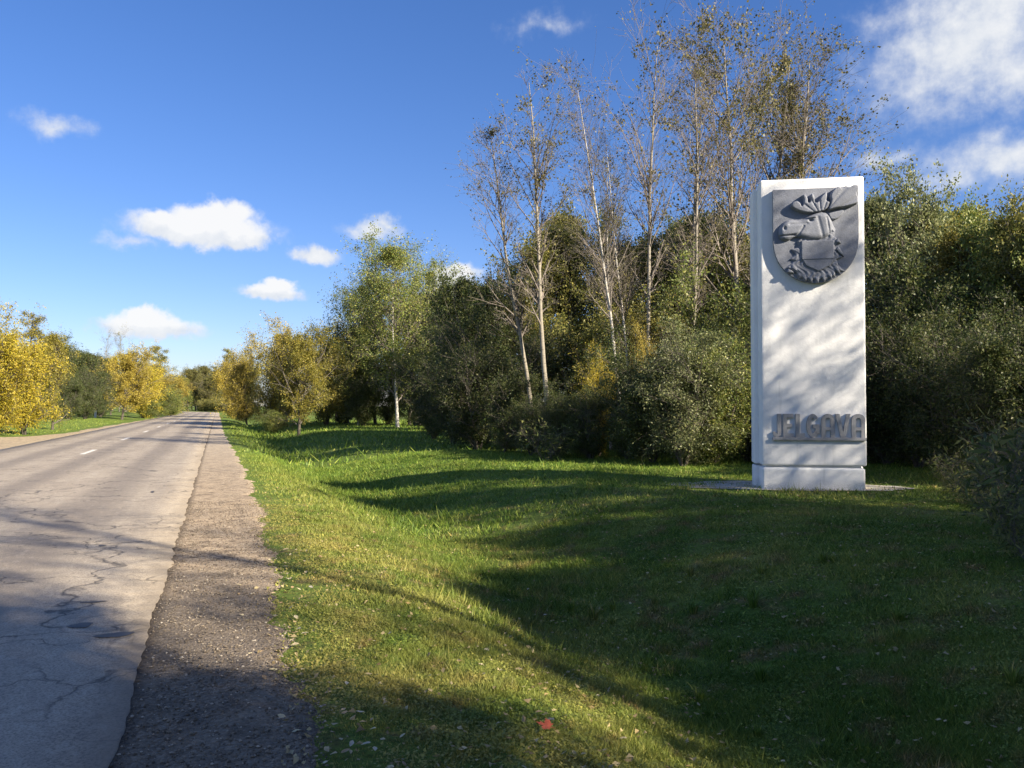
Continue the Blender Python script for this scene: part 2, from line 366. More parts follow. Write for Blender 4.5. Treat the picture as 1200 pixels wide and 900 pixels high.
def m_paint():
    m, t, b = new_mat('worn_white_paint'); p = road_uv(t)
    n = noise(t, p, 9, 5, .7)
    c = ramp(t, n, [(.36, (.36, .33, .29)), (.48, (.66, .63, .57)), (.85, (.74, .71, .65))])
    t.links.new(c, b.inputs['Base Color']); b.inputs['Roughness'].default_value = .7; return m
M['paint'] = m_paint()
def m_plain(name, col, rough=.7, var=.15, scale=8, bmp=0.0, spec=.4):
    m, t, b = new_mat(name); tc = t.nodes.new('ShaderNodeTexCoord')
    n = noise(t, tc.outputs['Object'], scale, 5, .6)
    c = ramp(t, n, [(.3, tuple(q * (1 - var) for q in col)), (.7, tuple(min(1, q * (1 + var)) for q in col))])
    t.links.new(c, b.inputs['Base Color']); b.inputs['Roughness'].default_value = rough; b.inputs['Specular IOR Level'].default_value = spec
    if bmp: bump(t, b, noise(t, tc.outputs['Object'], scale * 6, 4, .6), bmp)
    return m
def m_whitewash():
    m, t, b = new_mat('white_painted_concrete'); tc = t.nodes.new('ShaderNodeTexCoord'); o = tc.outputs['Object']
    n = noise(t, o, 2.2, 5, .6); st = noise(t, stretch(t, o, (6, 6, .6)), 1.5, 4, .6); f = noise(t, o, 45, 4, .65)
    c = ramp(t, n, [(.3, (.74, .745, .75)), (.65, (.83, .83, .82))])
    c = mixc(t, maprange(t, st, .56, .74, 0, .5), c, (.58, .59, .58))
    sp = t.nodes.new('ShaderNodeSeparateXYZ'); t.links.new(o, sp.inputs[0])
    mud = math_n(t, 'MULTIPLY', maprange(t, sp.outputs[2], .03, .22, .7, 0), maprange(t, f, .35, .65))
    c = mixc(t, mud, c, (.33, .31, .24))
    t.links.new(c, b.inputs['Base Color']); b.inputs['Roughness'].default_value = .6; b.inputs['Specular IOR Level'].default_value = .35
    bump(t, b, math_n(t, 'ADD', math_n(t, 'MULTIPLY', f, .4), noise(t, o, 5, 4)), .012, .7); return m
M['white'] = m_whitewash()
M['grey'] = m_plain('grey_painted_relief', (.195, .21, .25), .6, .18, 7, .006)
M['grey2'] = m_plain('grey_painted_letters', (.25, .257, .275), .65, .18, 9, .006)

# ------------------------------------------------------------------ ground sheet
def axis(*segs):
    out = []
    for a, b, s in segs: out.append(np.arange(a, b, s))
    return np.concatenate(out + [np.array([segs[-1][1]])])
U = axis((-900, -100, 80), (-100, -30, 5), (-30, -12, 1.0), (-12, -7, .5), (-7, -1, 1.5), (-1, 1, .12), (1, 9, .14), (9, 20, .4), (20, 50, 2), (50, 150, 10), (150, 950, 100))
V = axis((-60, -10, 4), (-10, 0, .8), (0, 26, .16), (26, 60, .6), (60, 160, 3), (160, 400, 15), (400, 3000, 200))
UU, VV = np.meshgrid(U, V); XX, YY = UU * CA - VV * SA, UU * SA + VV * CA
ground = tag(link('ground', grid_mesh('ground', XX, YY, gz(XX, YY)), M['ground']), 'grassy ground with a shallow roadside ditch', kind='structure')

# road: a crowned strip with a ragged edge and a real thickness
Vr = axis((-40, 0, 1), (0, 30, .07), (30, 120, .8), (120, 330, 5))
cols = np.linspace(0, 1, 15)
re = road_edge(Vr)
UR = ROAD_L + (re[:, None] - ROAD_L) * cols[None, :]
ZR = 0.05 * (1 - ((UR + 4) / 3.6) ** 2) - .012
UR = np.concatenate([UR[:, :1] - .02, UR, UR[:, -1:] + .015], 1); ZR = np.concatenate([ZR[:, :1] * 0 - .1, ZR, ZR[:, -1:] * 0 - .1], 1)
VR = np.repeat(Vr[:, None], UR.shape[1], 1); x, y = to_xy(UR, VR)
road = tag(link('road', grid_mesh('road', x, y, ZR), M['asphalt']), 'cracked grey two lane asphalt road', kind='structure')
def road_z(u): return 0.05 * (1 - ((u + 4) / 3.6) ** 2) - .012
dash = None
for k in range(0, 12):
    v0 = 31.7 + 12 * k - 1.6; v1 = v0 + 3.0
    vs = np.linspace(v0, v1, 9); us = np.array([-4.18, -4.10, -4.02]); uu, vv = np.meshgrid(us, vs); uu = uu + .012 * wob(vv * 3, k)
    x, y = to_xy(uu, vv)
    link('lane_marking', grid_mesh('lane_marking', x, y, road_z(uu) + .005), M['paint'], road)
M['tar'] = m_plain('tar', (.075, .068, .06), .6, .3, 6)
def blob(cx, cy, rx, ry, seed, n=22, zfun=None, lift=.005):
    rg = random.Random(seed); ph = [rg.uniform(0, 6.28) for _ in range(3)]
    v = []
    for i in range(n):
        a = 6.2832 * i / n; r = 1 + .18 * math.sin(2 * a + ph[0]) + .12 * math.sin(3 * a + ph[1]) + .07 * math.sin(7 * a + ph[2])
        u_, v_ = cx + rx * r * math.cos(a), cy + ry * r * math.sin(a); px, py = to_xy(u_, v_); v.append((px, py, zfun(u_) + lift))
    px, py = to_xy(cx, cy); v.append((px, py, zfun(cx) + lift))
    me = bpy.data.meshes.new('tar_patch'); me.from_pydata(v, [], [(i, (i + 1) % n, n) for i in range(n)]); return me
for i, (px, py, rx, ry) in enumerate([(98, 732, .16, .05), (138, 742, .2, .055), (112, 705, .18, .02), (175, 470, 0, 0), (122, 640, .06, .05), (180, 577, .07, .12)]):
    if rx:
        d = 1.6 * 980 / (py - 476); u_, v_ = to_uv((px - 600) / 980 * d, d)
        link('tar_patch', blob(u_, v_, rx * .55, ry * 1.3, i, zfun=road_z), M['tar'], road)

# gravel shoulder on the camera side
Vs = axis((-30, 0, 1), (0, 26, .07), (26, 110, .5), (110, 330, 5))
e0 = road_edge(Vs) - .12; e1 = edge_u(Vs) + .07
US = e0[:, None] + (e1 - e0)[:, None] * np.linspace(0, 1, 14)[None, :]; VS = np.repeat(Vs[:, None], 14, 1)
x, y = to_xy(US, VS)
ZS = -.026 + .006 * nz2(US * 5, VS * 3) + .004 * nz2(US * 16, VS * 15, 1.)
ZS[:, -1] = -.06; ZS[:, 0] = -.04
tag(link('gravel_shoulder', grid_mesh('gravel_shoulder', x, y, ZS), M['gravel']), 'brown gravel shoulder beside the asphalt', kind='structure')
# sandy strip and side track on the far side
Vl = axis((-30, 120, .5), (120, 330, 5))
wl = -8.6 - .35 * wob(Vl * .35, 1.) - 2.6 * np.exp(-((Vl - 47) / 4.5) ** 2) + .8 * smooth(60, 120, Vl)
ULs = wl[:, None] + (ROAD_L + .1 - wl)[:, None] * np.linspace(0, 1, 8)[None, :]; VLs = np.repeat(Vl[:, None], 8, 1)
x, y = to_xy(ULs, VLs)
ZL = np.maximum(gz(x, y), -.05) + .022; ZL[:, 0] -= .06; ZL[:, -1] = -.04
tag(link('sandy_shoulder', grid_mesh('sandy_shoulder', x, y, ZL), M['sand']), 'pale sandy verge across the road', kind='structure')
Ut = np.linspace(-46, -9.6, 60); half = 1.5 + .25 * wob(Ut * .6, 3.)
UT = np.repeat(Ut[:, None], 7, 1); VT = 46.5 + .06 * (UT + 9) + half[:, None] * np.linspace(-1, 1, 7)[None, :]
x, y = to_xy(UT, VT); ZT = gz(x, y) + .028; ZT[:, 0] -= .06; ZT[:, -1] -= .06
tag(link('sandy_track', grid_mesh('sandy_track', x, y, ZT), M['sand']), 'sandy side track leaving the road', kind='structure')

# ------------------------------------------------------------------ monument
MON = empty('city_stele', (5.73, 15.9, 0), R(-9.2))
tag(MON, 'tall white concrete city entrance stele with grey elk shield and raised town name', 'monument')
link('plinth', bevel_box('plinth', -.95, .93, 0.0, .5, -.12, .425, .06, 4), M['white'], MON)
link('rear_plinth', bevel_box('rear_plinth', -1.03, 1.0, .48, .95, -.12, .43, .035), M['white'], MON)
link('neck', bevel_box('neck', -.88, .87, .07, .88, .40, .50, 0), M['white'], MON)
sh = link('shaft', bevel_box('shaft', -.95, .955, -.005, .5, .462, 5.96, .045), M['white'], MON)
link('rear_slab', bevel_box('rear_slab', -1.035, 1.03, .47, .955, .462, 5.90, .035), M['white'], MON)
# shield plate
SX, ZT_, ZB_ = .05, 5.735, 3.93
def shield_outline(w, top, bot, n=26, side=.95):
    pts = [(-w, top), (w, top)]
    zs = bot + (top - bot) * (1 - side) if False else top - (top - bot) * .52
    for i in range(n + 1):
        a = math.pi * i / n
        pts.append((w * math.cos(a) ** 1 if True else 0, zs - (zs - bot) * max(0.0, math.sin(a)) ** .9))
    return pts
pl = [(SX + p, q) for p, q in shield_outline(.775, ZT_, ZB_)]
plate = link('shield', prism('shield', [pl], 0.0, -.10), M['grey'], MON)
def inflate(name, pts, y0, h, rad, mat, parent, cell=.012, tex=None, base=.0):
    """a rounded relief on the plate: outline in (x,z), swelling towards the viewer"""
    P = np.array(pts, float); B = np.roll(P, -1, 0)
    x0, z0 = P.min(0) - cell; x1, z1 = P.max(0) + cell
    xs = np.arange(x0, x1 + cell, cell); zs = np.arange(z0, z1 + cell, cell)
    X, Z = np.meshgrid(xs, zs); Q = np.stack([X, Z], -1).reshape(-1, 2)
    d = B - P; L2 = (d ** 2).sum(1) + 1e-12
    t = np.clip(((Q[:, None] - P[None]) * d[None]).sum(-1) / L2[None], 0, 1)
    near = P[None] + t[..., None] * d[None]; dist = np.sqrt(((Q[:, None] - near) ** 2).sum(-1)); k = dist.argmin(1)
    dm = dist[np.arange(len(Q)), k]; npnt = near[np.arange(len(Q)), k]
    cond = ((P[None, :, 1] > Q[:, None, 1]) != (B[None, :, 1] > Q[:, None, 1]))
    xin = P[None, :, 0] + (Q[:, None, 1] - P[None, :, 1]) / np.where(d[None, :, 1] == 0, 1e-9, d[None, :, 1]) * d[None, :, 0]
    ins = ((cond & (Q[:, None, 0] < xin)).sum(1) % 2) == 1
    h *= .62; rad *= .42; base = base * .62
    H = np.where(ins, base + h * np.sqrt(np.clip(1 - (1 - np.minimum(dm / rad, 1)) ** 2, 0, 1)), 0)
    if tex is not None: H = H + np.where(ins, tex(Q[:, 0], Q[:, 1]) * np.minimum(dm / .03, 1), 0)
    pos = np.where(ins[:, None], Q, npnt)
    hh, ww = X.shape; idx = np.arange(hh * ww).reshape(hh, ww); I = ins.reshape(hh, ww)
    cnt = I[:-1, :-1].astype(int) + I[:-1, 1:] + I[1:, 1:] + I[1:, :-1]
    ok = cnt >= 1
    f = np.stack([idx[:-1, :-1], idx[:-1, 1:], idx[1:, 1:], idx[1:, :-1]], -1)[ok]
    used = np.unique(f); mp = -np.ones(hh * ww, int); mp[used] = np.arange(len(used))
    V3 = np.stack([pos[:, 0], y0 - H, pos[:, 1]], -1)[used]
    tri = mp[f]; tri = np.concatenate([tri[:, [0, 1, 2]], tri[:, [0, 2, 3]]])
    return link(name, np_mesh(name, V3, tri, True), mat, parent)
def sz(px, py):     # relief drawing coordinates (0..771 , 0..900) -> plate
    return (-.95 + (895 + px / 6.425 - 893) * .01583 + .0, 5.735 - (205 + py / 6.425 - 221) * .01623)
def chaikin(pts, n=1):
    for _ in range(n):
        q = []
        for i in range(len(pts)):
            (ax, ay), (bx, by) = pts[i], pts[(i + 1) % len(pts)]
            q += [(ax * .78 + bx * .22, ay * .78 + by * .22), (ax * .22 + bx * .78, ay * .22 + by * .78)]
        pts = q
    return pts
def S(pts): return [sz(*p) for p in pts]
Y0 = -.098
G = M['grey']
# neck with shaggy outline
fur = lambda x, z: .010 * np.sin(x * 60 + 5 * np.sin(z * 18)) * np.sin(z * 22 + x * 9)
inflate('elk_neck', S([(285, 470), (250, 500), (262, 545), (205, 560), (240, 600), (190, 640), (232, 650), (170, 700), (215, 720), (245, 745), (262, 790), (300, 775), (330, 806), (365, 790), (400, 812), (440, 785), (470, 806), (495, 770), (535, 780), (540, 735), (610, 740), (560, 690), (545, 650), (595, 632), (545, 585), (535, 540), (580, 515), (530, 470), (540, 420), (480, 300), (390, 330), (350, 420)]), Y0, .07, .14, G, plate, tex=fur)
groove = lambda x, z: -.014 * np.clip(np.sin(np.arctan2(z - sz(430, 330)[1], x - sz(430, 330)[0]) * 16), 0, 1) ** 2
# long head and muzzle facing the road
def dent(px, py, rx, ry, dep): 
    cx, cz = sz(px, py); return lambda x, z: -dep * np.exp(-(((x - cx) / rx) ** 2 + ((z - cz) / ry) ** 2))
def line_cut(x0, y0, x1, y1, wd, dep):
    ax, az_ = sz(x0, y0); bx, bz_ = sz(x1, y1)
    def f(x, z):
        t = np.clip(((x - ax) * (bx - ax) + (z - az_) * (bz_ - az_)) / ((bx - ax) ** 2 + (bz_ - az_) ** 2), 0, 1)
        return -dep * np.exp(-(((x - ax - t * (bx - ax)) ** 2 + (z - az_ - t * (bz_ - az_)) ** 2) / wd ** 2))
    return f
cuts = [dent(352, 352, .035, .02, .05), dent(160, 405, .022, .03, .045), line_cut(128, 462, 235, 455, .014, .035), line_cut(300, 392, 250, 470, .02, .02), line_cut(405, 330, 440, 470, .03, .014), line_cut(200, 375, 320, 372, .03, .015), line_cut(318, 330, 388, 326, .012, -.03), line_cut(470, 330, 490, 450, .02, .02)]
inflate('elk_head', S(chaikin([(112, 440), (118, 405), (140, 365), (178, 338), (225, 336), (275, 345), (325, 322), (385, 290), (455, 282), (498, 318), (520, 380), (515, 440), (470, 485), (410, 502), (340, 498), (285, 482), (250, 470), (222, 478), (190, 496), (155, 498), (126, 480)], 2)), Y0, .16, .26, G, plate, cell=.010, tex=lambda x, z: sum(c(x, z) for c in cuts))
inflate('elk_ear', S(chaikin([(475, 300), (520, 288), (605, 272), (588, 312), (545, 348), (500, 352)])), Y0, .10, .05, G, plate)
a1 = inflate('antler', S(chaikin([(205, 240), (215, 205), (255, 195), (280, 215), (290, 245), (300, 195), (285, 160), (310, 145), (335, 180), (335, 215), (350, 210), (345, 165), (370, 140), (385, 175), (385, 215), (405, 215), (425, 175), (470, 130), (478, 165), (470, 205), (500, 215), (480, 265), (440, 288), (330, 298), (280, 285), (240, 270)])), Y0, .17, .06, G, plate, tex=groove)
a2 = inflate('antler', S(chaikin([(470, 285), (500, 215), (490, 170), (520, 120), (560, 98), (585, 120), (610, 96), (640, 110), (670, 92), (706, 98), (706, 140), (690, 165), (706, 190), (700, 235), (660, 250), (600, 262), (540, 268)])), Y0, .19, .07, G, plate, tex=groove)
inflate('small_shield', S([(282, 500), (525, 500), (525, 635), (500, 690), (405, 735), (315, 690), (282, 635)]), Y0, .02, .02, G, plate, base=.085)
link('small_shield_bar', prism('small_shield_bar', [S([(290, 628), (520, 628), (520, 640), (290, 640)])], Y0 - .05, Y0 - .078), G, plate)
for (a, b_, c, dd) in [(180, 720, 235, 742), (215, 690, 262, 735), (300, 760, 318, 812), (345, 770, 362, 822), (395, 775, 405, 828), (440, 765, 458, 818), (485, 750, 508, 795), (530, 700, 572, 762), (545, 560, 600, 632), (540, 500, 580, 530)]:
    ax, bz = (a + c) / 2, (b_ + dd) / 2; nx, nz_ = -(dd - b_), (c - a); ll = math.hypot(nx, nz_); nx, nz_ = nx / ll * 17, nz_ / ll * 17
    inflate('fur_tuft', S([(a - nx, b_ - nz_), (a + nx, b_ + nz_), (ax + nx * .8, bz + nz_ * .8), (c, dd), (ax - nx * .8, bz - nz_ * .8)]), Y0, .10, .035, G, plate)
# the town name
LZ0, LZ1 = 1.006, 1.45; TH = .075
def arc(cx, cz, rx, rz, a0, a1, n=14):
    return [(cx + rx * math.cos(R(a0 + (a1 - a0) * i / n)), cz + rz * math.sin(R(a0 + (a1 - a0) * i / n))) for i in range(n + 1)]
def letter(ch, x0, x1):
    z0, z1 = LZ0, LZ1; t = TH; c = (x0 + x1) / 2; w = (x1 - x0) / 2; zm = (z0 + z1) / 2
    if ch == 'J':
        o = [(x1 - t, z1), (x1, z1)] + [(x1, z0 + w)] + arc(c, z0 + w, w, w, 0, -180, 10)[1:] + [(x0, z0 + w + .03), (x0 + t * .6, z0 + w + .03)]
        o += [(x1 - t, z0 + w)] if w < t else arc(c, z0 + w, max(.01, w - t), max(.01, w - t), 180, 360, 8)
        return [o]
    if ch == 'E':
        m = .03
        t2 = t; t = t * .95
        return [[(x0, z0), (x1, z0), (x1, z0 + t), (x0 + t, z0 + t), (x0 + t, zm - t / 2), (x1 - m, zm - t / 2), (x1 - m, zm + t / 2), (x0 + t, zm + t / 2), (x0 + t, z1 - t), (x1, z1 - t), (x1, z1), (x0, z1)]]
    if ch == 'L':
        return [[(x0, z0), (x1, z0), (x1, z0 + t), (x0 + t, z0 + t), (x0 + t, z1), (x0, z1)]]
    if ch == 'G':
        rz = (z1 - z0) / 2; m = x1 - t
        return [arc(c, zm, w, rz, 42, 318, 26) + arc(c, zm, w - t, rz - t, 318, 42, 26), [(m, z0 + .07), (x1, z0 + .07), (x1, zm + .025), (c, zm + .025), (c, zm - .045), (m, zm - .045)]]
    if ch == 'A':
        za = z1 - w
        leg = [(x0, z0)] + arc(c, za, w, w, 180, 0, 16) + [(x1, z0), (x1 - t, z0)] + arc(c, za, w - t, w - t, 0, 180, 12) + [(x0 + t, z0)]
        return [leg, [(x0 + t, zm - .09), (x1 - t, zm - .09), (x1 - t, zm - .03), (x0 + t, zm - .03)]]
    if ch == 'V':
        return [[(x0, z1), (c - t * .6, z0), (c + t * .6, z0), (x1, z1), (x1 - t, z1), (c, z0 + t * 1.3), (x0 + t, z1)]]
for ch, x0, x1 in [('J', -.755, -.60), ('E', -.565, -.375), ('L', -.335, -.175), ('G', -.14, .095), ('A', .13, .37), ('V', .385, .655), ('A', .675, .92)]:
    link('letter', prism('letter', letter(ch, x0, x1), 0.0, -.055), M['grey2'], MON)
link('letter_ledge', bevel_box('letter_ledge', -.765, .935, -.07, .0, .945, 1.004, .008, 2), M['grey2'], MON)
# pale gravel pad round the foot
n = 60; v = []
for i in range(n):
    a = 6.2832 * i / n; cx, cy = math.cos(a), math.sin(a)
    rx, ry = (2.75 if cx < 0 else 1.75), (.62 if cy < 0 else 1.3)
    r = 1 + .08 * math.sin(3 * a + 1) + .05 * math.sin(7 * a) + .03 * math.sin(17 * a)
    p = MON.matrix_basis @ Vector((rx * r * cx * min(1, 1 / max(.75, abs(cx))), .45 + ry * r * cy, 0)); v.append((p.x, p.y, .012))
p = MON.matrix_basis @ Vector((0, .45, 0)); v.append((p.x, p.y, .03))
me = bpy.data.meshes.new('gravel_pad'); me.from_pydata(v, [], [(i, (i + 1) % n, n) for i in range(n)])
tag(link('gravel_pad', me, M['pad']), 'pale gravel pad round the foot of the stele', kind='structure')

# ------------------------------------------------------------------ trees
def unit(a): return a / np.maximum(np.linalg.norm(a, axis=-1, keepdims=True), 1e-9)
def tubes(P, Rr, S_):
    """P (N,K,3), Rr (N,K) -> verts, quads"""
    Nn, K, _ = P.shape
    T = unit(np.gradient(P, axis=1)); ref = np.where(np.abs(T[..., 2:3]) > .9, np.array([1., 0, 0]), np.array([0, 0, 1.]))
    X = unit(np.cross(T, ref)); Y = np.cross(T, X)
    a = np.arange(S_) * 2 * np.pi / S_
    ring = X[:, :, None] * np.cos(a)[None, None, :, None] + Y[:, :, None] * np.sin(a)[None, None, :, None]
    Vv = P[:, :, None] + ring * Rr[:, :, None, None]
    base = (np.arange(Nn) * K * S_)[:, None, None] + (np.arange(K - 1) * S_)[None, :, None]
    i = np.arange(S_)[None, None, :]; j = (np.arange(S_) + 1)[None, None, :] % S_
    f = np.stack([base + i, base + j, base + S_ + j, base + S_ + i], -1).reshape(-1, 4)
    return Vv.reshape(-1, 3), f
def sprout(rng, P, Rr, n, t0, t1, length, angle, K, up, wig, rfac, tipr=.25, tpow=1.0, az_flat=0.0):
    """n children on each polyline of P. length(t, parent_len) -> metres"""
    Nn, Kp, _ = P.shape
    t = t0 + (t1 - t0) * rng.random((Nn, n)) ** tpow
    plen = np.linalg.norm(np.diff(P, axis=1), axis=-1).sum(1)[:, None] * np.ones((1, n))
    f = t * (Kp - 1); i0 = np.clip(f.astype(int), 0, Kp - 2); w = (f - i0)[..., None]; ar = np.arange(Nn)[:, None]
    pos = P[ar, i0] * (1 - w) + P[ar, i0 + 1] * w; tan = unit(P[ar, i0 + 1] - P[ar, i0])
    rad = Rr[ar, i0] * (1 - w[..., 0]) + Rr[ar, i0 + 1] * w[..., 0]
    pos = pos.reshape(-1, 3); tan = tan.reshape(-1, 3); rad = rad.reshape(-1); tt = t.reshape(-1); pl_ = plen.reshape(-1)
    rv = rng.normal(size=pos.shape); perp = unit(rv - (rv * tan).sum(-1, keepdims=True) * tan)
    ang = np.radians(angle) * (1 + .22 * rng.normal(size=len(pos)))
    d = unit(tan * np.cos(ang)[:, None] + perp * np.sin(ang)[:, None])
    Ln = length(tt, pl_) * (1 + .36 * rng.normal(size=len(pos))).clip(.3, 2.0)
    out = [pos]; p = pos
    for k in range(K - 1):
        p = p + d * (Ln / (K - 1))[:, None]; out.append(p)
        d = unit(d + np.array([0, 0, up / (K - 1)]) + wig * rng.normal(size=d.shape))
    Pn = np.stack(out, 1); r0 = np.minimum(rad * rfac, rad * .95)
    Rn = r0[:, None] * np.linspace(1, tipr, K)[None, :]
    return Pn, Rn, tt
def leaf_quads(rng, pts, dirs, L_, W_, outward, upb=.5):
    n = len(pts)
    d = unit(dirs + .9 * rng.normal(size=(n, 3)) + np.array([0, 0, -.35]))
    nn = rng.normal(size=(n, 3)) + np.array([0, 0, upb]) + outward * .5
    s = unit(np.cross(d, nn))
    l = L_ * (.45 + 1.0 * rng.random(n) ** 1.3)[:, None]; w = l * W_
    mid = pts + d * l * .45
    Vv = np.stack([pts, mid + s * w * .5, pts + d * l, mid - s * w * .5], 1).reshape(-1, 3)
    f = np.arange(n * 4).reshape(n, 4); return Vv, f
def merge(parts):
    vs, fs, o = [], [], 0
    for v_, f_ in parts: vs.append(v_); fs.append(f_ + o); o += len(v_)
    return np.concatenate(vs), np.concatenate(fs)
def make_tree(name, seed, H, stems=1, r0=.14, lean=.05, spread=.0, t0=.3, n1=26, len1=None, ang1=55, up1=.5, n2=7, len2=.45, ang2=45, up2=.2, n3=4, len3=.4, up3=0.0,
              leaves=20000, leaf=.10, asp=.6, jit=.12, weight=None, K0=9, tpow1=1.0, upb=.5, wig=.06, twig_r=.5, minr=.004, leaf_t=(.15, 1.1)):
    rng = np.random.default_rng(seed)
    stem = []
    for s in range(stems):
        az = rng.random() * 6.283; sp = spread * (rng.random() * .6 + .6) if stems > 1 else lean * rng.normal()
        d = np.array([math.cos(az) * sp, math.sin(az) * sp, 1.0]); d /= np.linalg.norm(d)
        h = H * (1 if s == 0 else rng.uniform(.72, .97)); p = np.array([math.cos(az), math.sin(az), 0]) * (.12 * r0 * 10 if stems > 1 else 0) + np.array([0, 0, -.15]); pts = [p]
        for k in range(K0 - 1):
            p = p + d * (h / (K0 - 1)) / max(.6, d[2]); pts.append(p); d = d + rng.normal(size=3) * wig * np.array([1, 1, .1]) + np.array([0, 0, .08]); d /= np.linalg.norm(d)
        stem.append(np.array(pts))
    P0 = np.stack(stem); R0 = (r0 * np.linspace(1, .09, K0) ** .85)[None, :] * (rng.random((stems, 1)) * .35 + .75); R0[:, 0] *= 1.25
    if len1 is None: len1 = lambda t, l: l * .34 * np.sin(np.pi * np.clip((t - t0) / (1 - t0) * .78 + .2, 0, 1))
    P1, R1, tt1 = sprout(rng, P0, R0, n1, t0, .985, len1, ang1, 6, up1, .10, .55, tpow=tpow1)
    P2, R2, _ = sprout(rng, P1, R1, n2, .18, 1.0, lambda t, l: l * len2 * (1.15 - .5 * t), ang2, 4, up2, .16, .6)
    P3, R3, _ = sprout(rng, P2, R2, n3, .15, 1.0, lambda t, l: l * len3 * (1.1 - .3 * t) + .05, 42, 3, up3, .18, .65)
    R1 = np.maximum(R1, minr * 1.6); R2 = np.maximum(R2, minr); R3 = np.maximum(R3 * 1.0, minr * .8)
    trunk = merge([tubes(P0, R0, 9)]); br = merge([tubes(P1, R1, 5), tubes(P2, R2, 3), tubes(P3, R3, 3)])
    # leaves
    ids = np.arange(len(P3)); w = np.ones(len(P3))
    if weight is not None: w = weight(P3[:, 1], rng, ids, n2 * n3)
    w = w / w.sum(); pick = rng.choice(len(P3), size=leaves, p=w); t = leaf_t[0] + (leaf_t[1] - leaf_t[0]) * rng.random(leaves)
    f = np.clip(t, 0, 1) * 2; i0 = np.clip(f.astype(int), 0, 1); ww = (f - i0)[:, None]
    pos = P3[pick, i0] * (1 - ww) + P3[pick, i0 + 1] * ww + jit * rng.normal(size=(leaves, 3)); dr = P3[pick, 2] - P3[pick, 0]
    cz = pos.mean(0); outw = unit(pos - cz)
    pos[:, 2] = np.maximum(pos[:, 2], .06)
    cv, cf = leaf_quads(rng, pos, unit(dr), leaf, asp, outw, upb)
    return dict(name=name, trunk=np_mesh(name + '_trunk', *trunk, True), br=np_mesh(name + '_branches', *br, True), crown=np_mesh(name + '_crown', cv, cf), H=H)
def patchy(amount, top=0.0, H=10.0):
    def f(p, rng, ids, per):
        limb = ids // per; lw = rng.random(limb.max() + 1) ** amount
        return lw[limb] * (.05 + np.clip(p[:, 2] / H, 0, 1.2) ** top)
    return f
PR = {}
# tall, nearly bare aspens / birches
for i in range(5):
    PR['bare%d' % i] = make_tree('bare', 100 + i, 14.0, r0=.105, lean=.05, t0=.34, n1=40, len1=lambda t, l: l * (.05 + .10 * np.sin(np.pi * np.clip(.12 + .8 * (t - .34) / .66, 0, 1))), ang1=33, up1=.4, n2=7, len2=.5, ang2=34, up2=.35, n3=4, len3=.5, up3=.2,
                              leaves=[3400, 2000, 1500, 2600, 1800][i], leaf=.075, asp=.75, jit=.06, weight=patchy(2.0, 1.3, 14), upb=.1, wig=.03, minr=.0042)
for i in range(2):  # leafier tall one
    PR['half%d' % i] = make_tree('half', 120 + i, 14.0, r0=.13, lean=.05, t0=.32, n1=46, len1=lambda t, l: l * (.055 + .13 * np.sin(np.pi * np.clip(.15 + .78 * (t - .32) / .68, 0, 1))), ang1=35, up1=.45, n2=7, len2=.5, ang2=38, up2=.3, n3=5, len3=.5, up3=.15,
                              leaves=7200, leaf=.09, asp=.75, jit=.08, weight=patchy(2.2, 1.0, 14), upb=.2, wig=.04, minr=.0055)
for i in range(2):  # leafy birch
    PR['birch%d' % i] = make_tree('birch', 140 + i, 13.0, r0=.13, lean=.04, t0=.16, n1=50, len1=lambda t, l: l * (.08 + .20 * np.sin(np.pi * np.clip(1 - t, 0, 1) ** .8)), ang1=42, up1=.45, n2=9, len2=.5, ang2=42, up2=-.1, n3=5, len3=.55, up3=-.6,
                               leaves=42000, leaf=.115, asp=.7, jit=.16, weight=patchy(.8), wig=.03)
for i in range(4):  # round broadleaf trees
    PR['round%d' % i] = make_tree('round', 160 + i, 9.0, r0=.15, lean=.06, t0=.07, n1=46, ang1=56, up1=.75, n2=9, len2=.45, ang2=48, n3=5, len3=.5, leaves=46000, leaf=.125, asp=.62, jit=.14, weight=patchy(1.1))
for i in range(4):  # many stemmed thicket trees leafy down to the ground
    PR['thick%d' % i] = make_tree('thick', 180 + i, 6.0, stems=6, r0=.06, spread=.33, t0=.04, n1=16, len1=lambda t, l: l * (.16 + .14 * np.sin(np.pi * np.clip(t, 0, 1))), ang1=55, up1=.35, n2=7, len2=.5, n3=4, len3=.5,
                               leaves=36000, leaf=.11, asp=.52, jit=.14, weight=patchy(.6), wig=.07)
for i in range(2):  # slender columnar tree
    PR['slim%d' % i] = make_tree('slim', 200 + i, 11.0, r0=.12, lean=.02, t0=.08, n1=60, len1=lambda t, l: l * (.05 + .12 * (1 - t)), ang1=58, up1=.2, n2=6, len2=.45, n3=4, len3=.5, leaves=18000, leaf=.12, asp=.5, jit=.12)
for i in range(2):  # small loose shrub
    PR['shrub%d' % i] = make_tree('shrub', 220 + i, 1.7, stems=8, r0=.012, spread=.75, t0=.1, n1=9, len1=lambda t, l: l * .30, ang1=45, up1=.4, n2=4, len2=.5, n3=3, len3=.5, leaves=800, leaf=.20, asp=.24, jit=.03, wig=.09, upb=.8, minr=.002)
BARK = dict(bare='aspen_bark', half='aspen_bark', birch='birch_bark', round='bark', thick='bark', slim='bark', shrub='twig_dark')
TWIG = dict(bare='twig', half='twig', birch='twig', round='twig_dark', thick='twig_dark', slim='twig_dark', shrub='twig_dark')
SPUR = random.Random(77)
tree_count = [0]
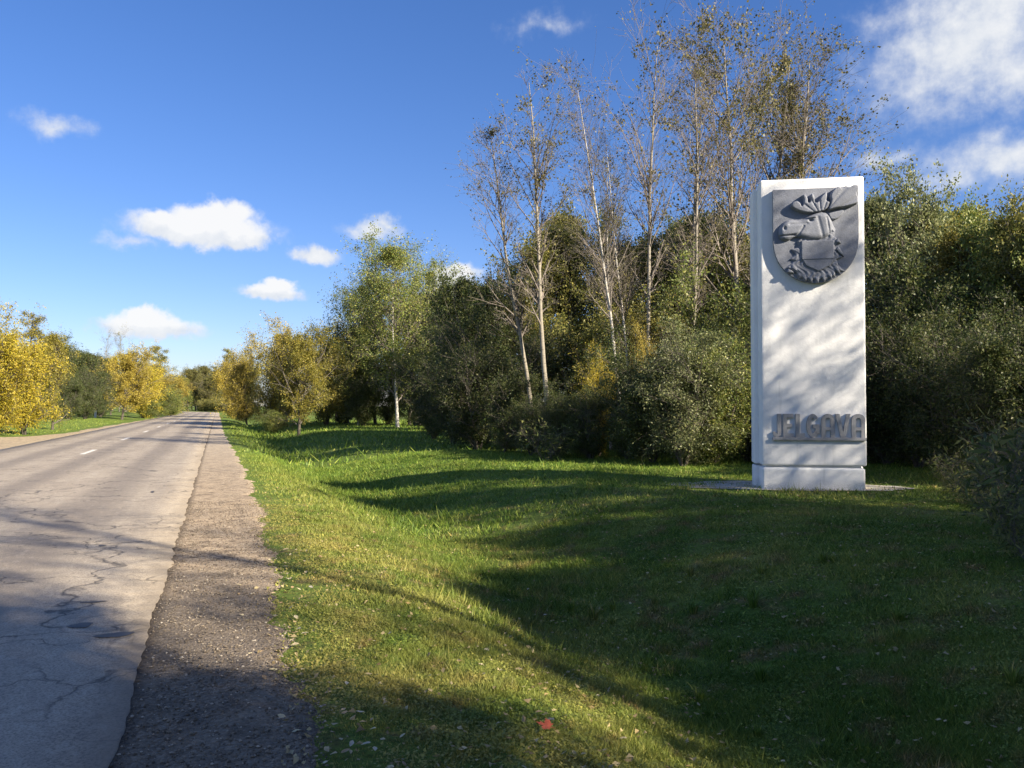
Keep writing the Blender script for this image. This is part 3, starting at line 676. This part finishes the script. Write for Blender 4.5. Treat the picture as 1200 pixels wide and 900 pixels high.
def put(kind, x, y, h, leafmat, name, label, group=None, wide=1.0, rz=None, lean=(0, 0), cat='tree', sink=0.0, bark=None):
    p = PR[kind]; s = h / p['H']; base = ''.join(c for c in kind if c.isalpha())
    e = empty(name, (x, y, g1(x, y) - sink), SPUR.uniform(0, 6.283) if rz is None else rz)
    e.rotation_mode = 'ZYX'; e.scale = (s * wide, s * wide, s); e.rotation_euler = (lean[0], lean[1], e.rotation_euler[2])
    for part, me, mat in (('trunk', p['trunk'], M[bark or BARK[base]]), ('branches', p['br'], M[TWIG[base]]), ('crown', p['crown'], M[leafmat])):
        if not me.materials: me.materials.append(mat)
        o = bpy.data.objects.new(part, me); COL.objects.link(o); o.parent = e
        o.material_slots[0].link = 'OBJECT'; o.material_slots[0].material = mat
    tag(e, label, cat, group); tree_count[0] += 1
    return e
def at(px, d): return (px - 600) / 980 * d, d
def hgt(py, d): return (476 - py) / 980 * d + 1.6

# -- tall thin trees rising out of the wood
for (px, d, top, kind, mat, wd, ln, lab) in [
    (648, 27.6, 92, 'bare0', 'leaf_bare', 1.05, -6.0, 'tallest of the slim sparse aspens standing apart over the dark thicket'),
    (628, 28.4, 150, 'bare1', 'leaf_bare', 1.0, -6.5, 'slim leaning aspen close beside the tall lone sparse one'),
    (734, 26.8, 92, 'bare2', 'leaf_bare', .9, -2.5, 'pale straight bare birch with a few leaves at its tip'),
    (742, 28, 160, 'bare3', 'leaf_bare', .85, -1.0, 'thin bare birch close behind the pale straight one'),
    (752, 27.4, 42, 'bare4', 'leaf_bare', 1.0, 2.5, 'tall forked bare aspen with leaning pale trunk'),
    (800, 29, 84, 'bare1', 'leaf_bare', .95, .5, 'bare aspen with many fine twigs beside the forked one'),
    (828, 30, 64, 'bare3', 'leaf_bare', 1.0, -1.0, 'straight aspen with dry brown leaves next to the leafy poplar'),
    (878, 30, 36, 'half0', 'leaf_bare', .95, -1.0, 'tall poplar keeping olive leaves on one side, rising behind the stele'),
    (902, 33, 56, 'half1', 'leaf_bare', .85, 0, 'tall brownish poplar rising directly over the stele'),
    (930, 34, 72, 'bare0', 'leaf_bare', 1.2, 1.5, 'twiggy bare aspen rising over the top of the stele'),
    (958, 35, 105, 'half1', 'leaf_bare', .9, 2.0, 'shorter brown leaved aspen at the end of the tall row by the stele'),
    (716, 30, 190, 'bare4', 'leaf_bare', .9, -1.0, 'short thin bare birch between the lone aspen and the straight birch')]:
    x, y = at(px, d); ln = (0, R(ln))
    put(kind, x, y, hgt(top, d), mat, 'aspen_tree', lab, 'tall thin trees over the wood', wd, lean=ln, bark='birch_bark' if 'birch' in lab else None)
# -- leafy birches beyond the meadow
for (px, d, top, kind, mat, wd, lab) in [
    (466, 62, 312, 'birch0', 'leaf_birch', 1.0, 'leafy green birch with white trunk standing beyond the bright meadow'),
    (507, 66, 322, 'birch1', 'leaf_birch', .9, 'yellowish birch close to the white trunked one beyond the meadow'),
    (420, 68, 340, 'birch1', 'leaf_green', .85, 'darker green birch behind the white trunked one')]:
    x, y = at(px, d); put(kind, x, y, hgt(top, d), mat, 'birch_tree', lab, 'birches beyond the meadow', wd)
# -- the wood: trees by distance
WOOD = [  # px, depth, top, prototype, leaves, width
    (535, 40, 330, 'round0', 'leaf_dark', .85), (572, 35, 335, 'round1', 'leaf_dark', .8), (612, 37, 340, 'round2', 'leaf_olive', .75), (556, 46, 345, 'round3', 'leaf_dark', .9),
    (650, 40, 275, 'round3', 'leaf_olive', .8), (688, 42, 258, 'round0', 'leaf_olive', .75), (726, 39, 290, 'round1', 'leaf_olive', .75), (765, 38, 285, 'round2', 'leaf_olive', .8),
    (800, 41, 270, 'round3', 'leaf_green', .75), (838, 38, 262, 'round0', 'leaf_green', .75), (872, 40, 290, 'round1', 'leaf_olive', .8), (910, 37, 300, 'round2', 'leaf_green', .8), (950, 36, 280, 'round3', 'leaf_green', .8),
    (1000, 34, 260, 'round0', 'leaf_green', .8), (1046, 29, 205, 'round2', 'leaf_willow', .72), (1082, 27, 215, 'round1', 'leaf_willow', .75), (1122, 28, 232, 'round3', 'leaf_green', .8), (1160, 25, 250, 'round0', 'leaf_mixed', .8),
    (1196, 24, 232, 'round2', 'leaf_green', .8), (1235, 22, 225, 'round1', 'leaf_olive', .8), (1290, 21, 215, 'round3', 'leaf_green', .85), (1180, 30, 250, 'round3', 'leaf_yellow', .7), (1100, 33, 228, 'round0', 'leaf_green', .85)]
WL = {'leaf_mixed': 'gold flecked tree in the wood beyond the grey green willows', 'leaf_dark': 'dark green rounded tree at the left end of the dense wood', 'leaf_olive': 'olive turning tree in the dense wood behind the stele', 'leaf_green': 'mid green leafy tree in the dense wood behind the stele',
      'leaf_willow': 'grey green willow rising right behind the stele top', 'leaf_yellow': 'yellow leaved tree in the wood beyond the grey green willows'}
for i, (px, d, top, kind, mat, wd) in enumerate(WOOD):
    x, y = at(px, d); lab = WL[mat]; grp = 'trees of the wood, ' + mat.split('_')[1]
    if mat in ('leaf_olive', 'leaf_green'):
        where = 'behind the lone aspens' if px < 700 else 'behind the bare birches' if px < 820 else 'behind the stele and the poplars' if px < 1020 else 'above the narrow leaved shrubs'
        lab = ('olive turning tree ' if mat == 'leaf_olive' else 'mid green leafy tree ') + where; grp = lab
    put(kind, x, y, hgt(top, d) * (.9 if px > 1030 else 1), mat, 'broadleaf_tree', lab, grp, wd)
# -- thicket along the edge of the wood
THICK = [(508, 40, 430, 'thick0', 'leaf_dark', 1.0), (532, 35, 420, 'thick1', 'leaf_dark', 1.0), (560, 31, 405, 'thick2', 'leaf_dark', 1.0), (590, 28.5, 440, 'thick3', 'leaf_dark', 1.0), (622, 26.5, 465, 'thick0', 'leaf_dark', 1.0),
    (655, 25.6, 470, 'thick1', 'leaf_dark', 1.0), (692, 25, 455, 'thick2', 'leaf_dark', 1.0), (732, 24.5, 445, 'thick3', 'leaf_dark', 1.0), (765, 23.5, 412, 'thick0', 'leaf_dark', 1.0), (800, 22.2, 398, 'thick1', 'leaf_willow', 1.0),
    (838, 23, 395, 'thick2', 'leaf_green', 1.0), (872, 24, 390, 'thick3', 'leaf_dark', 1.0), (905, 25, 380, 'thick0', 'leaf_dark', 1.0), (1010, 24, 400, 'thick1', 'leaf_dark', 1.0), (1040, 22.5, 380, 'thick2', 'leaf_dark', 1.0),
    (1075, 21.5, 372, 'thick3', 'leaf_dark', 1.0), (1110, 20, 385, 'thick0', 'leaf_dark', 1.0), (1150, 18.5, 385, 'thick1', 'leaf_dark', 1.0), (1192, 17, 390, 'thick2', 'leaf_dark', 1.0), (1240, 16, 390, 'thick3', 'leaf_dark', 1.0),
    (1130, 24, 320, 'thick2', 'leaf_green', .9), (1060, 25, 310, 'thick0', 'leaf_dark', .9), (640, 31, 390, 'thick2', 'leaf_dark', 1.), (745, 29, 385, 'thick1', 'leaf_mixed', .9), (780, 28, 370, 'thick3', 'leaf_olive', .9), (680, 31, 375, 'thick3', 'leaf_olive', .9), (840, 28, 345, 'thick0', 'leaf_green', .9),
    (702, 26.3, 420, 'thick1', 'leaf_yellow', .5), (748, 26.2, 408, 'thick3', 'leaf_orange', .3)]
TL = {'leaf_mixed': 'gold flecked bush under the bare birches', 'leaf_willow': 'pale leaved bush catching light at the foot of the thicket left of the stele', 'leaf_dark': 'dark green many stemmed bush in the thicket along the wood edge', 'leaf_olive': 'olive bush filling the wood under the bare aspens',
      'leaf_green': 'mid green bush in the thicket close to the stele', 'leaf_yellow': 'yellow bush in the thicket beside the pale straight birch', 'leaf_orange': 'small orange leaved bush under the bare birches'}
for (px, d, top, kind, mat, wd) in THICK:
    x, y = at(px, d); lab = TL[mat]; grp = 'thicket bushes, ' + mat.split('_')[1]
    if mat == 'leaf_dark':
        where = ('at the meadow end of the wood' if px < 580 else 'about the feet of the two lone aspens' if px < 670 else 'below the pale bare birches' if px < 760 else 'between the pale bush and the stele' if px < 950 else 'close behind the shield side of the stele' if px < 1070 else 'behind the narrow leaved shrubs')
        lab = 'dark green many stemmed bush ' + where; grp = 'dark thicket bushes ' + where
    put(kind, x, y, hgt(top, d), mat, 'thicket_bush', lab, grp, wd, cat='bush')
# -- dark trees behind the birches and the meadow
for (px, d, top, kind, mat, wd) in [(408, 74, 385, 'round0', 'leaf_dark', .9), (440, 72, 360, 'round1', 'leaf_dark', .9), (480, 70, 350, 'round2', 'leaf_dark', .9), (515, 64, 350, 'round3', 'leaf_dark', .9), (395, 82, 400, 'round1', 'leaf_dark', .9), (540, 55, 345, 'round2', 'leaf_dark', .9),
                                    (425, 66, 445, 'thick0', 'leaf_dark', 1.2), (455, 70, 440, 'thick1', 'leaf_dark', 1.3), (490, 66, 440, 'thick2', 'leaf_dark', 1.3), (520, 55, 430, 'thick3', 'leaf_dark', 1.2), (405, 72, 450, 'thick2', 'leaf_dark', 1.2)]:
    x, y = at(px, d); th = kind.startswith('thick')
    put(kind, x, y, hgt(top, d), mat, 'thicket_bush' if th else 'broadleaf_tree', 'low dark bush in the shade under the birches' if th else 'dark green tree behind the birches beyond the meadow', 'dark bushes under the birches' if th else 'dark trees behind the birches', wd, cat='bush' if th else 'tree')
# -- autumn trees along the right verge
for (px, d, top, kind, mat, wd, lab) in [
    (350, 56, 392, 'round1', 'leaf_mixed', 1.0, 'golden green tree with a short dark trunk standing by the ditch'),
    (314, 72, 390, 'thick3', 'leaf_orange', .9, 'orange tree with a pale thin top beside the golden green one'),
    (382, 68, 396, 'thick1', 'leaf_mixed', .9, 'brownish gold tree in front of the dark birch wood'),
    (290, 92, 404, 'thick0', 'leaf_orange', .7, 'tall orange tree beside the road past the ditch'),
    (283, 120, 415, 'thick2', 'leaf_orange', 1.0, 'low amber tree far down the right verge'),
    (272, 150, 408, 'slim0', 'leaf_olive', 1.0, 'slender brownish tree at the far end of the right verge'),
    (335, 90, 396, 'thick1', 'leaf_yellow', .8, 'yellow tree behind the orange one on the right verge')]:
    x, y = at(px, d); put(kind, x, y, hgt(top, d), mat, 'autumn_tree', lab, 'autumn trees along the ditch', wd)
x, y = at(320, 66); put('thick1', x, y, hgt(484, 66) + .6, 'leaf_green', 'low_bush', 'small bright green bush beside the short dark trunk', None, 1.6, cat='bush')
# -- left of the road
for (px, d, top, kind, mat, wd, lab) in [
    (30, 47, 384, 'thick0', 'leaf_yellow', .9, 'large bright yellow tree leafy to the ground beside the sandy track'),
    (-14, 44, 384, 'thick2', 'leaf_yellow', .9, 'yellow tree on the far side of the large bright one by the track'),
    (62, 56, 395, 'round3', 'leaf_mixed', .7, 'smaller greenish yellow tree tucked behind the large bright one'),
    (143, 97, 416, 'round1', 'leaf_orange', 1.15, 'rounded amber tree with a slanting trunk across the road'),
    (168, 112, 420, 'thick1', 'leaf_yellow', 1.1, 'bright yellow tree just past the rounded amber one'),
    (196, 145, 440, 'thick2', 'leaf_orange', 1.2, 'small orange tree far along the opposite verge'),
    (36, 70, 368, 'slim1', 'leaf_mixed', 1.2, 'brown tipped tree showing over the large yellow one')]:
    x, y = at(px, d); put(kind, x, y, hgt(top, d), mat, 'autumn_tree', lab, 'autumn trees across the road', wd, lean=(0, R(5)) if px == 143 else (0, 0))
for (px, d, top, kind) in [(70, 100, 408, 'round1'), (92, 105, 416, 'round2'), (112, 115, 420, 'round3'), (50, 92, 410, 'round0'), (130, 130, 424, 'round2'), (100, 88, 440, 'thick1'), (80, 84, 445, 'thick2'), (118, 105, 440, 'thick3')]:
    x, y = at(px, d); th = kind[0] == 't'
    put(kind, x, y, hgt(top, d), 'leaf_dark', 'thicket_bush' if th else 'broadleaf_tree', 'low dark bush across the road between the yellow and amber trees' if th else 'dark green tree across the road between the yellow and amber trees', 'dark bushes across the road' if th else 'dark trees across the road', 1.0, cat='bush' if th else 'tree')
for (px, d, top, kind, lab) in [(193, 200, 405, 'slim1', 'dark slender poplar standing above the far left verge'), (120, 190, 395, 'bare2', 'wispy bare tree showing over the amber tree'), (140, 200, 392, 'bare4', 'taller wispy bare tree over the amber tree')]:
    x, y = at(px, d); put(kind, x, y, hgt(top, d), 'leaf_olive', 'slender_tree', lab, None, 1.5 if kind[0] == 's' else 1.0)
for (px, d, top) in [(185, 122, 458), (200, 135, 462), (178, 112, 466)]:
    x, y = at(px, d); put('thick0', x, y, hgt(top, d), 'leaf_green', 'low_bush', 'mid green bush on the far bend of the opposite verge', 'green bushes across the road', 1.5, cat='bush')
# -- wood closing the far end of the road
rg = random.Random(3)
for i in range(26):
    px = 205 + i * 3.2 + rg.uniform(-2, 2); d = rg.uniform(255, 330); top = rg.uniform(428, 446)
    if px < 222: top += 14
    x, y = at(px, d); put(rg.choice(['round0', 'round1', 'round2', 'round3', 'slim0', 'birch0']), x, y, hgt(top, d), rg.choice(['leaf_far', 'leaf_far', 'leaf_olive', 'leaf_green']), 'distant_tree', 'distant pale green tree closing the far end of the road', 'trees at the end of the road', 1.1)
for i in range(9):
    px = 236 + i * 4.2; d = rg.uniform(236, 252)
    x, y = at(px, d); put('thick%d' % (i % 4), x, y, rg.uniform(2.2, 4.2), 'leaf_olive', 'distant_bush', 'low distant bush at the far bend of the road', 'bushes at the end of the road', 1.3, cat='bush')
for i in range(16):
    px = -60 + i * 16 + rg.uniform(-5, 5); d = rg.uniform(150, 240); x, y = at(px, d)
    put('round%d' % (i % 4), x, y, hgt(rg.uniform(425, 445), d), rg.choice(['leaf_dark', 'leaf_far', 'leaf_olive']), 'distant_tree', 'distant tree in the belt behind the trees across the road', 'tree belt across the road', 1.2)
# -- trees on the camera's right, outside the picture, whose shade falls on the grass and road
SHADE = [ # towards the sun, across it, height, prototype, leaves, width
    (11, -2.4, 11, 'round0', 'leaf_green', .9), (12, -7, 12, 'round2', 'leaf_green', .9), (10.5, .3, 11, 'round1', 'leaf_green', .72), (14, 2.0, 11.5, 'round3', 'leaf_green', .72),
    (8.5, 7.3, 6.4, 'round2', 'leaf_green', .78), (9.0, 10.2, 6.8, 'round1', 'leaf_green', .85), (7.2, 8.8, 5.6, 'thick1', 'leaf_dark', .9), (7.2, 11.7, 6.2, 'thick3', 'leaf_dark', .8),
    (9.5, 13.3, 11.3, 'round0', 'leaf_olive', .60), (9.5, 16.5, 13.5, 'bare2', 'leaf_bare', 1.3), (13.0, 17.4, 14.5, 'bare3', 'leaf_bare', 1.3), (11.5, 15.7, 13, 'bare0', 'leaf_bare', 1.3),
    (13, 6.6, 15.5, 'bare1', 'leaf_bare', 1.1), (6.2, 4.6, 4.3, 'thick0', 'leaf_dark', .95), (13, 8.6, 8.6, 'round0', 'leaf_green', .72), (13, 11.4, 9.4, 'round3', 'leaf_green', .75), (5.2, 6.6, 3.8, 'thick3', 'leaf_dark', .95), (6.5, 2.2, 4.6, 'thick2', 'leaf_dark', .9),
    (9, 20.6, 7.6, 'round3', 'leaf_green', .8), (8, 24, 8.0, 'round2', 'leaf_green', .85), (10, 27, 11, 'round1', 'leaf_olive', .85), (12, 31, 11, 'round0', 'leaf_olive', .85)]
for (s, q, h, kind, mat, wd) in SHADE:
    x, y = sq(s, q)
    put(kind, x, y, h, mat, 'shade_tree', 'tree of the wood beside the ditch, out of the view', 'trees beside the viewpoint', wd)
# -- loose shrubs at the right edge
for (px, d, h, kind) in [(1205, 8.6, .8, 'shrub0'), (1216, 9.6, 1.35, 'shrub1'), (1172, 10.5, .7, 'shrub1'), (1196, 12.0, 1.2, 'shrub0'), (1140, 13.5, .7, 'shrub0'), (1168, 14.0, 1.2, 'shrub1'), (1118, 15.5, .7, 'shrub1')]:
    x, y = at(px, d); put(kind, x, y, h, 'leaf_near', 'willow_shrub', 'loose shrub with narrow pale leaves at the grass edge right of the stele', 'narrow leaved shrubs by the grass', 1.0, cat='bush')
x, y = at(640, 24.2); put('shrub1', x, y, 1.1, 'leaf_near', 'young_shrub', 'small loose shrub at the foot of the thicket on the lit grass', None, 1.2, cat='bush')

# ------------------------------------------------------------------ small white house at the far end
hx, hy = at(253, 249); HOUSE = empty('white_house', (hx, hy, g1(hx, hy)), R(25)); HOUSE.scale = (.5, .5, .5); tag(HOUSE, 'tiny white gabled house half hidden at the far end of the road', 'house')
M['hwall'] = m_plain('white_house_wall', (.6, .58, .54), .8, .06, 2); M['hroof'] = m_plain('grey_house_roof', (.16, .13, .12), .8, .2, 3); M['glass'] = m_plain('dark_window', (.03, .035, .04), .15, .1, 2)
link('wall', prism('wall', [[(-2.2, -.2), (2.2, -.2), (2.2, 2.6), (0, 4.6), (-2.2, 2.6)]], 6, 0), M['hwall'], HOUSE)
rf = []
for s in (-1, 1):
    bm_pts = [(s * 0, 4.66), (s * 2.6, 2.32), (s * 2.6, 2.5), (s * 0, 4.86)]
    link('roof', prism('roof', [bm_pts], 6.3, -.3), M['hroof'], HOUSE)
for s in (-1, 1):
    w = link('window', prism('window', [[(s * 1 - .45, 1.0), (s * 1 + .45, 1.0), (s * 1 + .45, 2.1), (s * 1 - .45, 2.1)]], .02, -.05), M['hwall'], HOUSE)
    link('pane', prism('pane', [[(s * 1 - .36, 1.1), (s * 1 + .36, 1.1), (s * 1 + .36, 2.0), (s * 1 - .36, 2.0)]], -.04, -.06), M['glass'], w)

px_, py_ = at(112, 100); POST = empty('marker_post', (px_, py_, g1(px_, py_))); tag(POST, 'short pale marker post in the grass across the road', 'post')
link('shaft', bevel_box('post_shaft', -.1, .1, -.1, .1, -.2, .85, .02, 2), M['hwall'], POST); link('cap', bevel_box('post_cap', -.12, .12, -.12, .12, .84, .93, .015, 2), M['hroof'], POST)
# ------------------------------------------------------------------ grass
def blades(rng, n, d0, d1, hgt_r, wid_r, az=36):
    """n grass blades spread evenly (in log depth) between depths d0 and d1"""
    y = np.sqrt(rng.random(n) * (d1 * d1 - d0 * d0) + d0 * d0); x = (rng.random(n) * 2 - 1) * math.tan(R(az)) * y
    u, v = to_uv(x, y)
    e = edge_u(v)
    cover = np.clip((u - e + .10) / .75, 0, 1) ** 1.1 * np.where(u < e + .25, .35 + .65 * (nz2(x * 6, y * 6, 1.) > -.1), 1)
    cover = np.where(u < ROAD_L, np.where(u < -9.2 - 2.6 * np.exp(-((v - 47) / 4.5) ** 2), 1.0, 0), cover)
    cover = np.where((u < -9) & (np.abs(v - 46.5) < 1.7), 0, cover)
    mx, my = x - 5.85, y - 16.35; c9, s9 = math.cos(R(9.2)), math.sin(R(9.2)); lx, ly = mx * c9 - my * s9, mx * s9 + my * c9
    cover = np.where((np.abs(lx) < 2.0) & (ly > -.85) & (ly < 1.7), np.where((np.abs(lx) > 1.15) | (ly < -.1), .30, 0), cover)
    bare = np.clip((nz2(x * 1.1 + 3, y * 1.3, 9.) + .35 * nz2(x * 5, y * 5, 3.) - .38) * 3, 0, 1) * (u > 0) * (y < 18)
    cover = cover * (1 - .8 * bare)
    cover = cover * (.55 + .6 * np.clip(nz2(x * 1.7, y * 1.7, 4.) + .5, 0, 1))
    keep = rng.random(n) < cover; x, y, u, v = x[keep], y[keep], u[keep], v[keep]; m = len(x)
    z = gz(x, y) - .004
    lush = .75 + .5 * np.clip(nz2(x * .9, y * .9, 1.) + .4, 0, 1) + .5 * np.exp(-((u - 3.4) / 1.3) ** 2)
    lush = lush * np.clip(.45 + (u - edge_u(v)) / 1.5, .45, 1)
    h = (hgt_r[0] + (hgt_r[1] - hgt_r[0]) * rng.random(m) ** 1.6) * lush; w = wid_r[0] + (wid_r[1] - wid_r[0]) * rng.random(m)
    h = h * (.6 + .75 * np.clip(nz2(x * 5.5, y * 5.5, 6.) + .5, 0, 1)) * np.where(rng.random(m) < .012, 2.3, 1)
    a = rng.random(m) * 6.283; b = rng.random(m) * 6.283; bend_ = h * (.25 + .9 * rng.random(m))
    dx, dy = np.cos(a) * w * .5, np.sin(a) * w * .5
    V0 = np.stack([x - dx, y - dy, z], -1); V1 = np.stack([x + dx, y + dy, z], -1); V2 = np.stack([x + np.cos(b) * bend_, y + np.sin(b) * bend_, z + h], -1)
    return np.stack([V0, V1, V2], 1).reshape(-1, 3), np.arange(m * 3).reshape(-1, 3)
rng = np.random.default_rng(11)
parts = [blades(rng, 420000, 2.6, 7.0, (.015, .055), (.0035, .008)), blades(rng, 420000, 7.0, 14.0, (.02, .065), (.007, .014)),
         blades(rng, 330000, 14.0, 30.0, (.03, .09), (.014, .028)), blades(rng, 150000, 30.0, 90.0, (.06, .2), (.035, .08))]
def clover(rng, n, d0, d1, sz):
    y = np.sqrt(rng.random(n) * (d1 * d1 - d0 * d0) + d0 * d0); x = (rng.random(n) * 2 - 1) * math.tan(R(36)) * y
    u, v = to_uv(x, y); keep = (u > edge_u(v) - .05 + .25 * rng.random(n) ** 2) & (nz2(x * 2.3, y * 2.3, 7.) > rng.normal(size=n) * .35)
    x, y = x[keep], y[keep]; m = len(x); z = gz(x, y) + .008 + .03 * rng.random(m)
    a = rng.random(m) * 6.283; r = sz[0] + (sz[1] - sz[0]) * rng.random(m); tl = rng.normal(size=(m, 3)) * .5
    q = np.stack([np.stack([x + r * np.cos(a + k * 2.094), y + r * np.sin(a + k * 2.094), z + r * tl[:, k]], -1) for k in range(3)], 1)
    return q.reshape(-1, 3), np.arange(m * 3).reshape(-1, 3)
parts += [clover(rng, 160000, 2.6, 7.0, (.005, .012)), clover(rng, 120000, 7.0, 14.0, (.008, .018))]
gv, gf = merge(parts)
tag(link('grass', np_mesh('grass', gv, gf), M['blades']), 'short green roadside grass with dry yellow patches', 'grass', kind='stuff')
# taller tufts in the ditch
def tuft(seed, n=60):
    r = np.random.default_rng(seed); a = r.random(n) * 6.283; rr = .05 * r.random(n) ** .5; h = .10 + .16 * r.random(n); ben = h * (.3 + .8 * r.random(n)); w = .004 + .004 * r.random(n)
    x, y = np.cos(a) * rr, np.sin(a) * rr; b = a + r.normal(size=n) * .7; px, py = -np.sin(b) * w, np.cos(b) * w
    mxx, myy = x + np.cos(b) * ben * .35, y + np.sin(b) * ben * .35
    Vv = np.stack([np.stack([x - px, y - py, 0 * x - .01], -1), np.stack([x + px, y + py, 0 * x - .01], -1), np.stack([mxx + px * .8, myy + py * .8, h * .65], -1), np.stack([mxx - px * .8, myy - py * .8, h * .65], -1), np.stack([x + np.cos(b) * ben, y + np.sin(b) * ben, h], -1)], 1).reshape(-1, 3)
    o = np.arange(n)[:, None] * 5; f = np.concatenate([o + [0, 1, 2], o + [0, 2, 3], o + [3, 2, 4]]); return np_mesh('grass_tuft', Vv, f)
TU = [tuft(i) for i in range(4)]
for t_ in TU: t_.materials.append(M['blades'])
rg = random.Random(21)
for i in range(46):
    d = rg.uniform(3.6, 10); px = rg.uniform(560, 1230); x, y = at(px, d); u, v = to_uv(x, y)
    if not 3.3 < u < 6.5: continue
    o = link('grass_tuft', TU[i % 4], None, None, (x, y, g1(x, y))); o.rotation_euler = (0, 0, rg.uniform(0, 6.28)); s = rg.uniform(.4, .8); o.scale = (s, s, s)
    tag(o, 'longer tuft of green grass growing in the ditch', 'grass tuft', 'grass tufts in the ditch')

# ------------------------------------------------------------------ loose stones and fallen leaves
def pebbles(rng, n):
    v = 2.2 + 13 * rng.random(n) ** 1.5; e0 = road_edge(v) + .01; e1 = edge_u(v) + .08; u = e0 + (e1 - e0) * rng.random(n)
    x, y = to_xy(u, v); s = .0025 + .009 * rng.random(n) ** 3.5
    z = -.024 + s * .35
    base = np.array([(1, 0, 0), (0, 1, 0), (-1, 0, 0), (0, -1, 0), (0, 0, .7), (0, 0, -.7)], float)
    q = base[None] * s[:, None, None] * (.65 + .7 * rng.random((n, 6, 1))); a = rng.random(n) * 6.283; c, s_ = np.cos(a)[:, None], np.sin(a)[:, None]
    X = q[..., 0] * c - q[..., 1] * s_ + x[:, None]; Y = q[..., 0] * s_ + q[..., 1] * c + y[:, None]; Z = q[..., 2] + z[:, None]
    f = np.array([(0, 1, 4), (1, 2, 4), (2, 3, 4), (3, 0, 4), (1, 0, 5), (2, 1, 5), (3, 2, 5), (0, 3, 5)])
    return np_mesh('loose_gravel', np.stack([X, Y, Z], -1).reshape(-1, 3), (f[None] + (np.arange(n) * 6)[:, None, None]).reshape(-1, 3))
tag(link('loose_gravel', pebbles(np.random.default_rng(4), 22000), M['pebble']), 'loose gravel stones on the brown shoulder', 'gravel', kind='stuff')
def m_dead():
    m, t, b = new_mat('dry_leaf'); oi = t.nodes.new('ShaderNodeObjectInfo')
    c = ramp(t, oi.outputs['Random'], [(0, (.30, .20, .10)), (.35, (.46, .38, .22)), (.7, (.55, .48, .30)), (1, (.36, .33, .26))])
    t.links.new(c, b.inputs['Base Color']); b.inputs['Roughness'].default_value = .6; return m
M['dead'] = m_dead()
def dead_leaf(seed):
    r = random.Random(seed); pts = [(0, -.5, 0), (.2, -.25, .04), (.27, .02, .09), (.17, .3, .07), (0, .52, .02), (-.17, .3, .05), (-.27, .02, .1), (-.2, -.25, .05), (0, 0, 0)]
    pts = [(a * r.uniform(.8, 1.2), b * r.uniform(.9, 1.1), c * r.uniform(.3, 2.2)) for a, b, c in pts]
    me = bpy.data.meshes.new('fallen_leaf'); me.from_pydata(pts, [], [(i, (i + 1) % 8, 8) for i in range(8)]); me.materials.append(M['dead']); return me
DL = [dead_leaf(i) for i in range(5)]
rg = random.Random(9)
def drop_leaf(x, y, s, i):
    u, v = to_uv(x, y); on_g = u > float(edge_u(v)) + .05
    z = g1(x, y) + (.028 if on_g else .022)
    o = link('fallen_leaf', DL[i % 5], None, None, (x, y, z)); o.rotation_euler = (rg.uniform(-.35, .35), rg.uniform(-.35, .35), rg.uniform(0, 6.28)); o.scale = (s, s, s)
    return tag(o, 'dry pale fallen leaf lying along the gravel and grass edge' if u < 1.6 else 'dry pale fallen leaf lying on the mown grass', 'leaf', 'fallen leaves by the gravel' if u < 1.6 else 'fallen leaves on the grass')
for i in range(150):
    v = 3.2 + 7 * rg.random() ** 1.3; u = float(edge_u(v)) + rg.gauss(.12, .22) if i < 95 else float(edge_u(v)) + rg.uniform(.2, 3.2)
    x, y = to_xy(u, v)
    if abs(x) > .66 * y or y < 3.2: continue
    drop_leaf(x, y, rg.uniform(.03, .062), i)
lr = np.random.default_rng(31); n = 5200
ly = 3.0 + 17 * lr.random(n) ** 1.3; lx = (lr.random(n) * 2 - 1) * .68 * ly; lu, lv = to_uv(lx, ly); k = lu > edge_u(lv) - .15; lx, ly, lu, lv = lx[k], ly[k], lu[k], lv[k]; n = len(lx)
lz = np.where(lu > edge_u(lv), gz(lx, ly) + .02 + .03 * lr.random(n), -.012); sz_ = .010 + .016 * lr.random(n); la = lr.random(n) * 6.283; tl = lr.normal(size=(n, 4)) * .35
q = np.stack([np.stack([lx + sz_ * ex * np.cos(la + k * 1.571), ly + sz_ * ex * np.sin(la + k * 1.571), lz + sz_ * tl[:, k]], -1) for k, ex in enumerate((1, .55, 1, .55))], 1)
M['litter'] = leaf_material('dry_litter', [(.20, .14, .06), (.34, .26, .12), (.48, .40, .22), (.30, .20, .08)], trans=.15)
tag(link('leaf_litter', np_mesh('leaf_litter', q.reshape(-1, 3), np.arange(n * 4).reshape(-1, 4)), M['litter']), 'small dry leaf litter scattered over the grass', 'litter', kind='stuff')
# maple leaf
ml = [(0, -.5), (.04, -.18), (.28, -.26), (.24, -.14), (.5, .02), (.42, .06), (.47, .22), (.28, .16), (.24, .2), (.1, .1), (.16, .38), (.08, .34), (0, .55)]
ml = ml + [(-a, b) for a, b in ml[-2:0:-1]]
me = bpy.data.meshes.new('maple_leaf'); me.from_pydata([(a, b, .12 * abs(a) + .05 * b * b) for a, b in ml] + [(0, 0, 0)], [], [(i, (i + 1) % len(ml), len(ml)) for i in range(len(ml))])
M['red'] = m_plain('red_leaf', (.34, .075, .035), .6, .35, 4)
x, y = at(640, 1.72 * 980 / (848 - 476)); o = link('maple_leaf', me, M['red'], None, (x, y, g1(x, y) + .05)); o.scale = (.115, .115, .115); o.rotation_euler = (R(12), R(-8), R(70))
tag(o, 'red maple leaf lying on the shaded grass', 'leaf')
print('TREES', tree_count[0], 'tris', sum(len(m.polygons) * 2 for m in bpy.data.meshes))
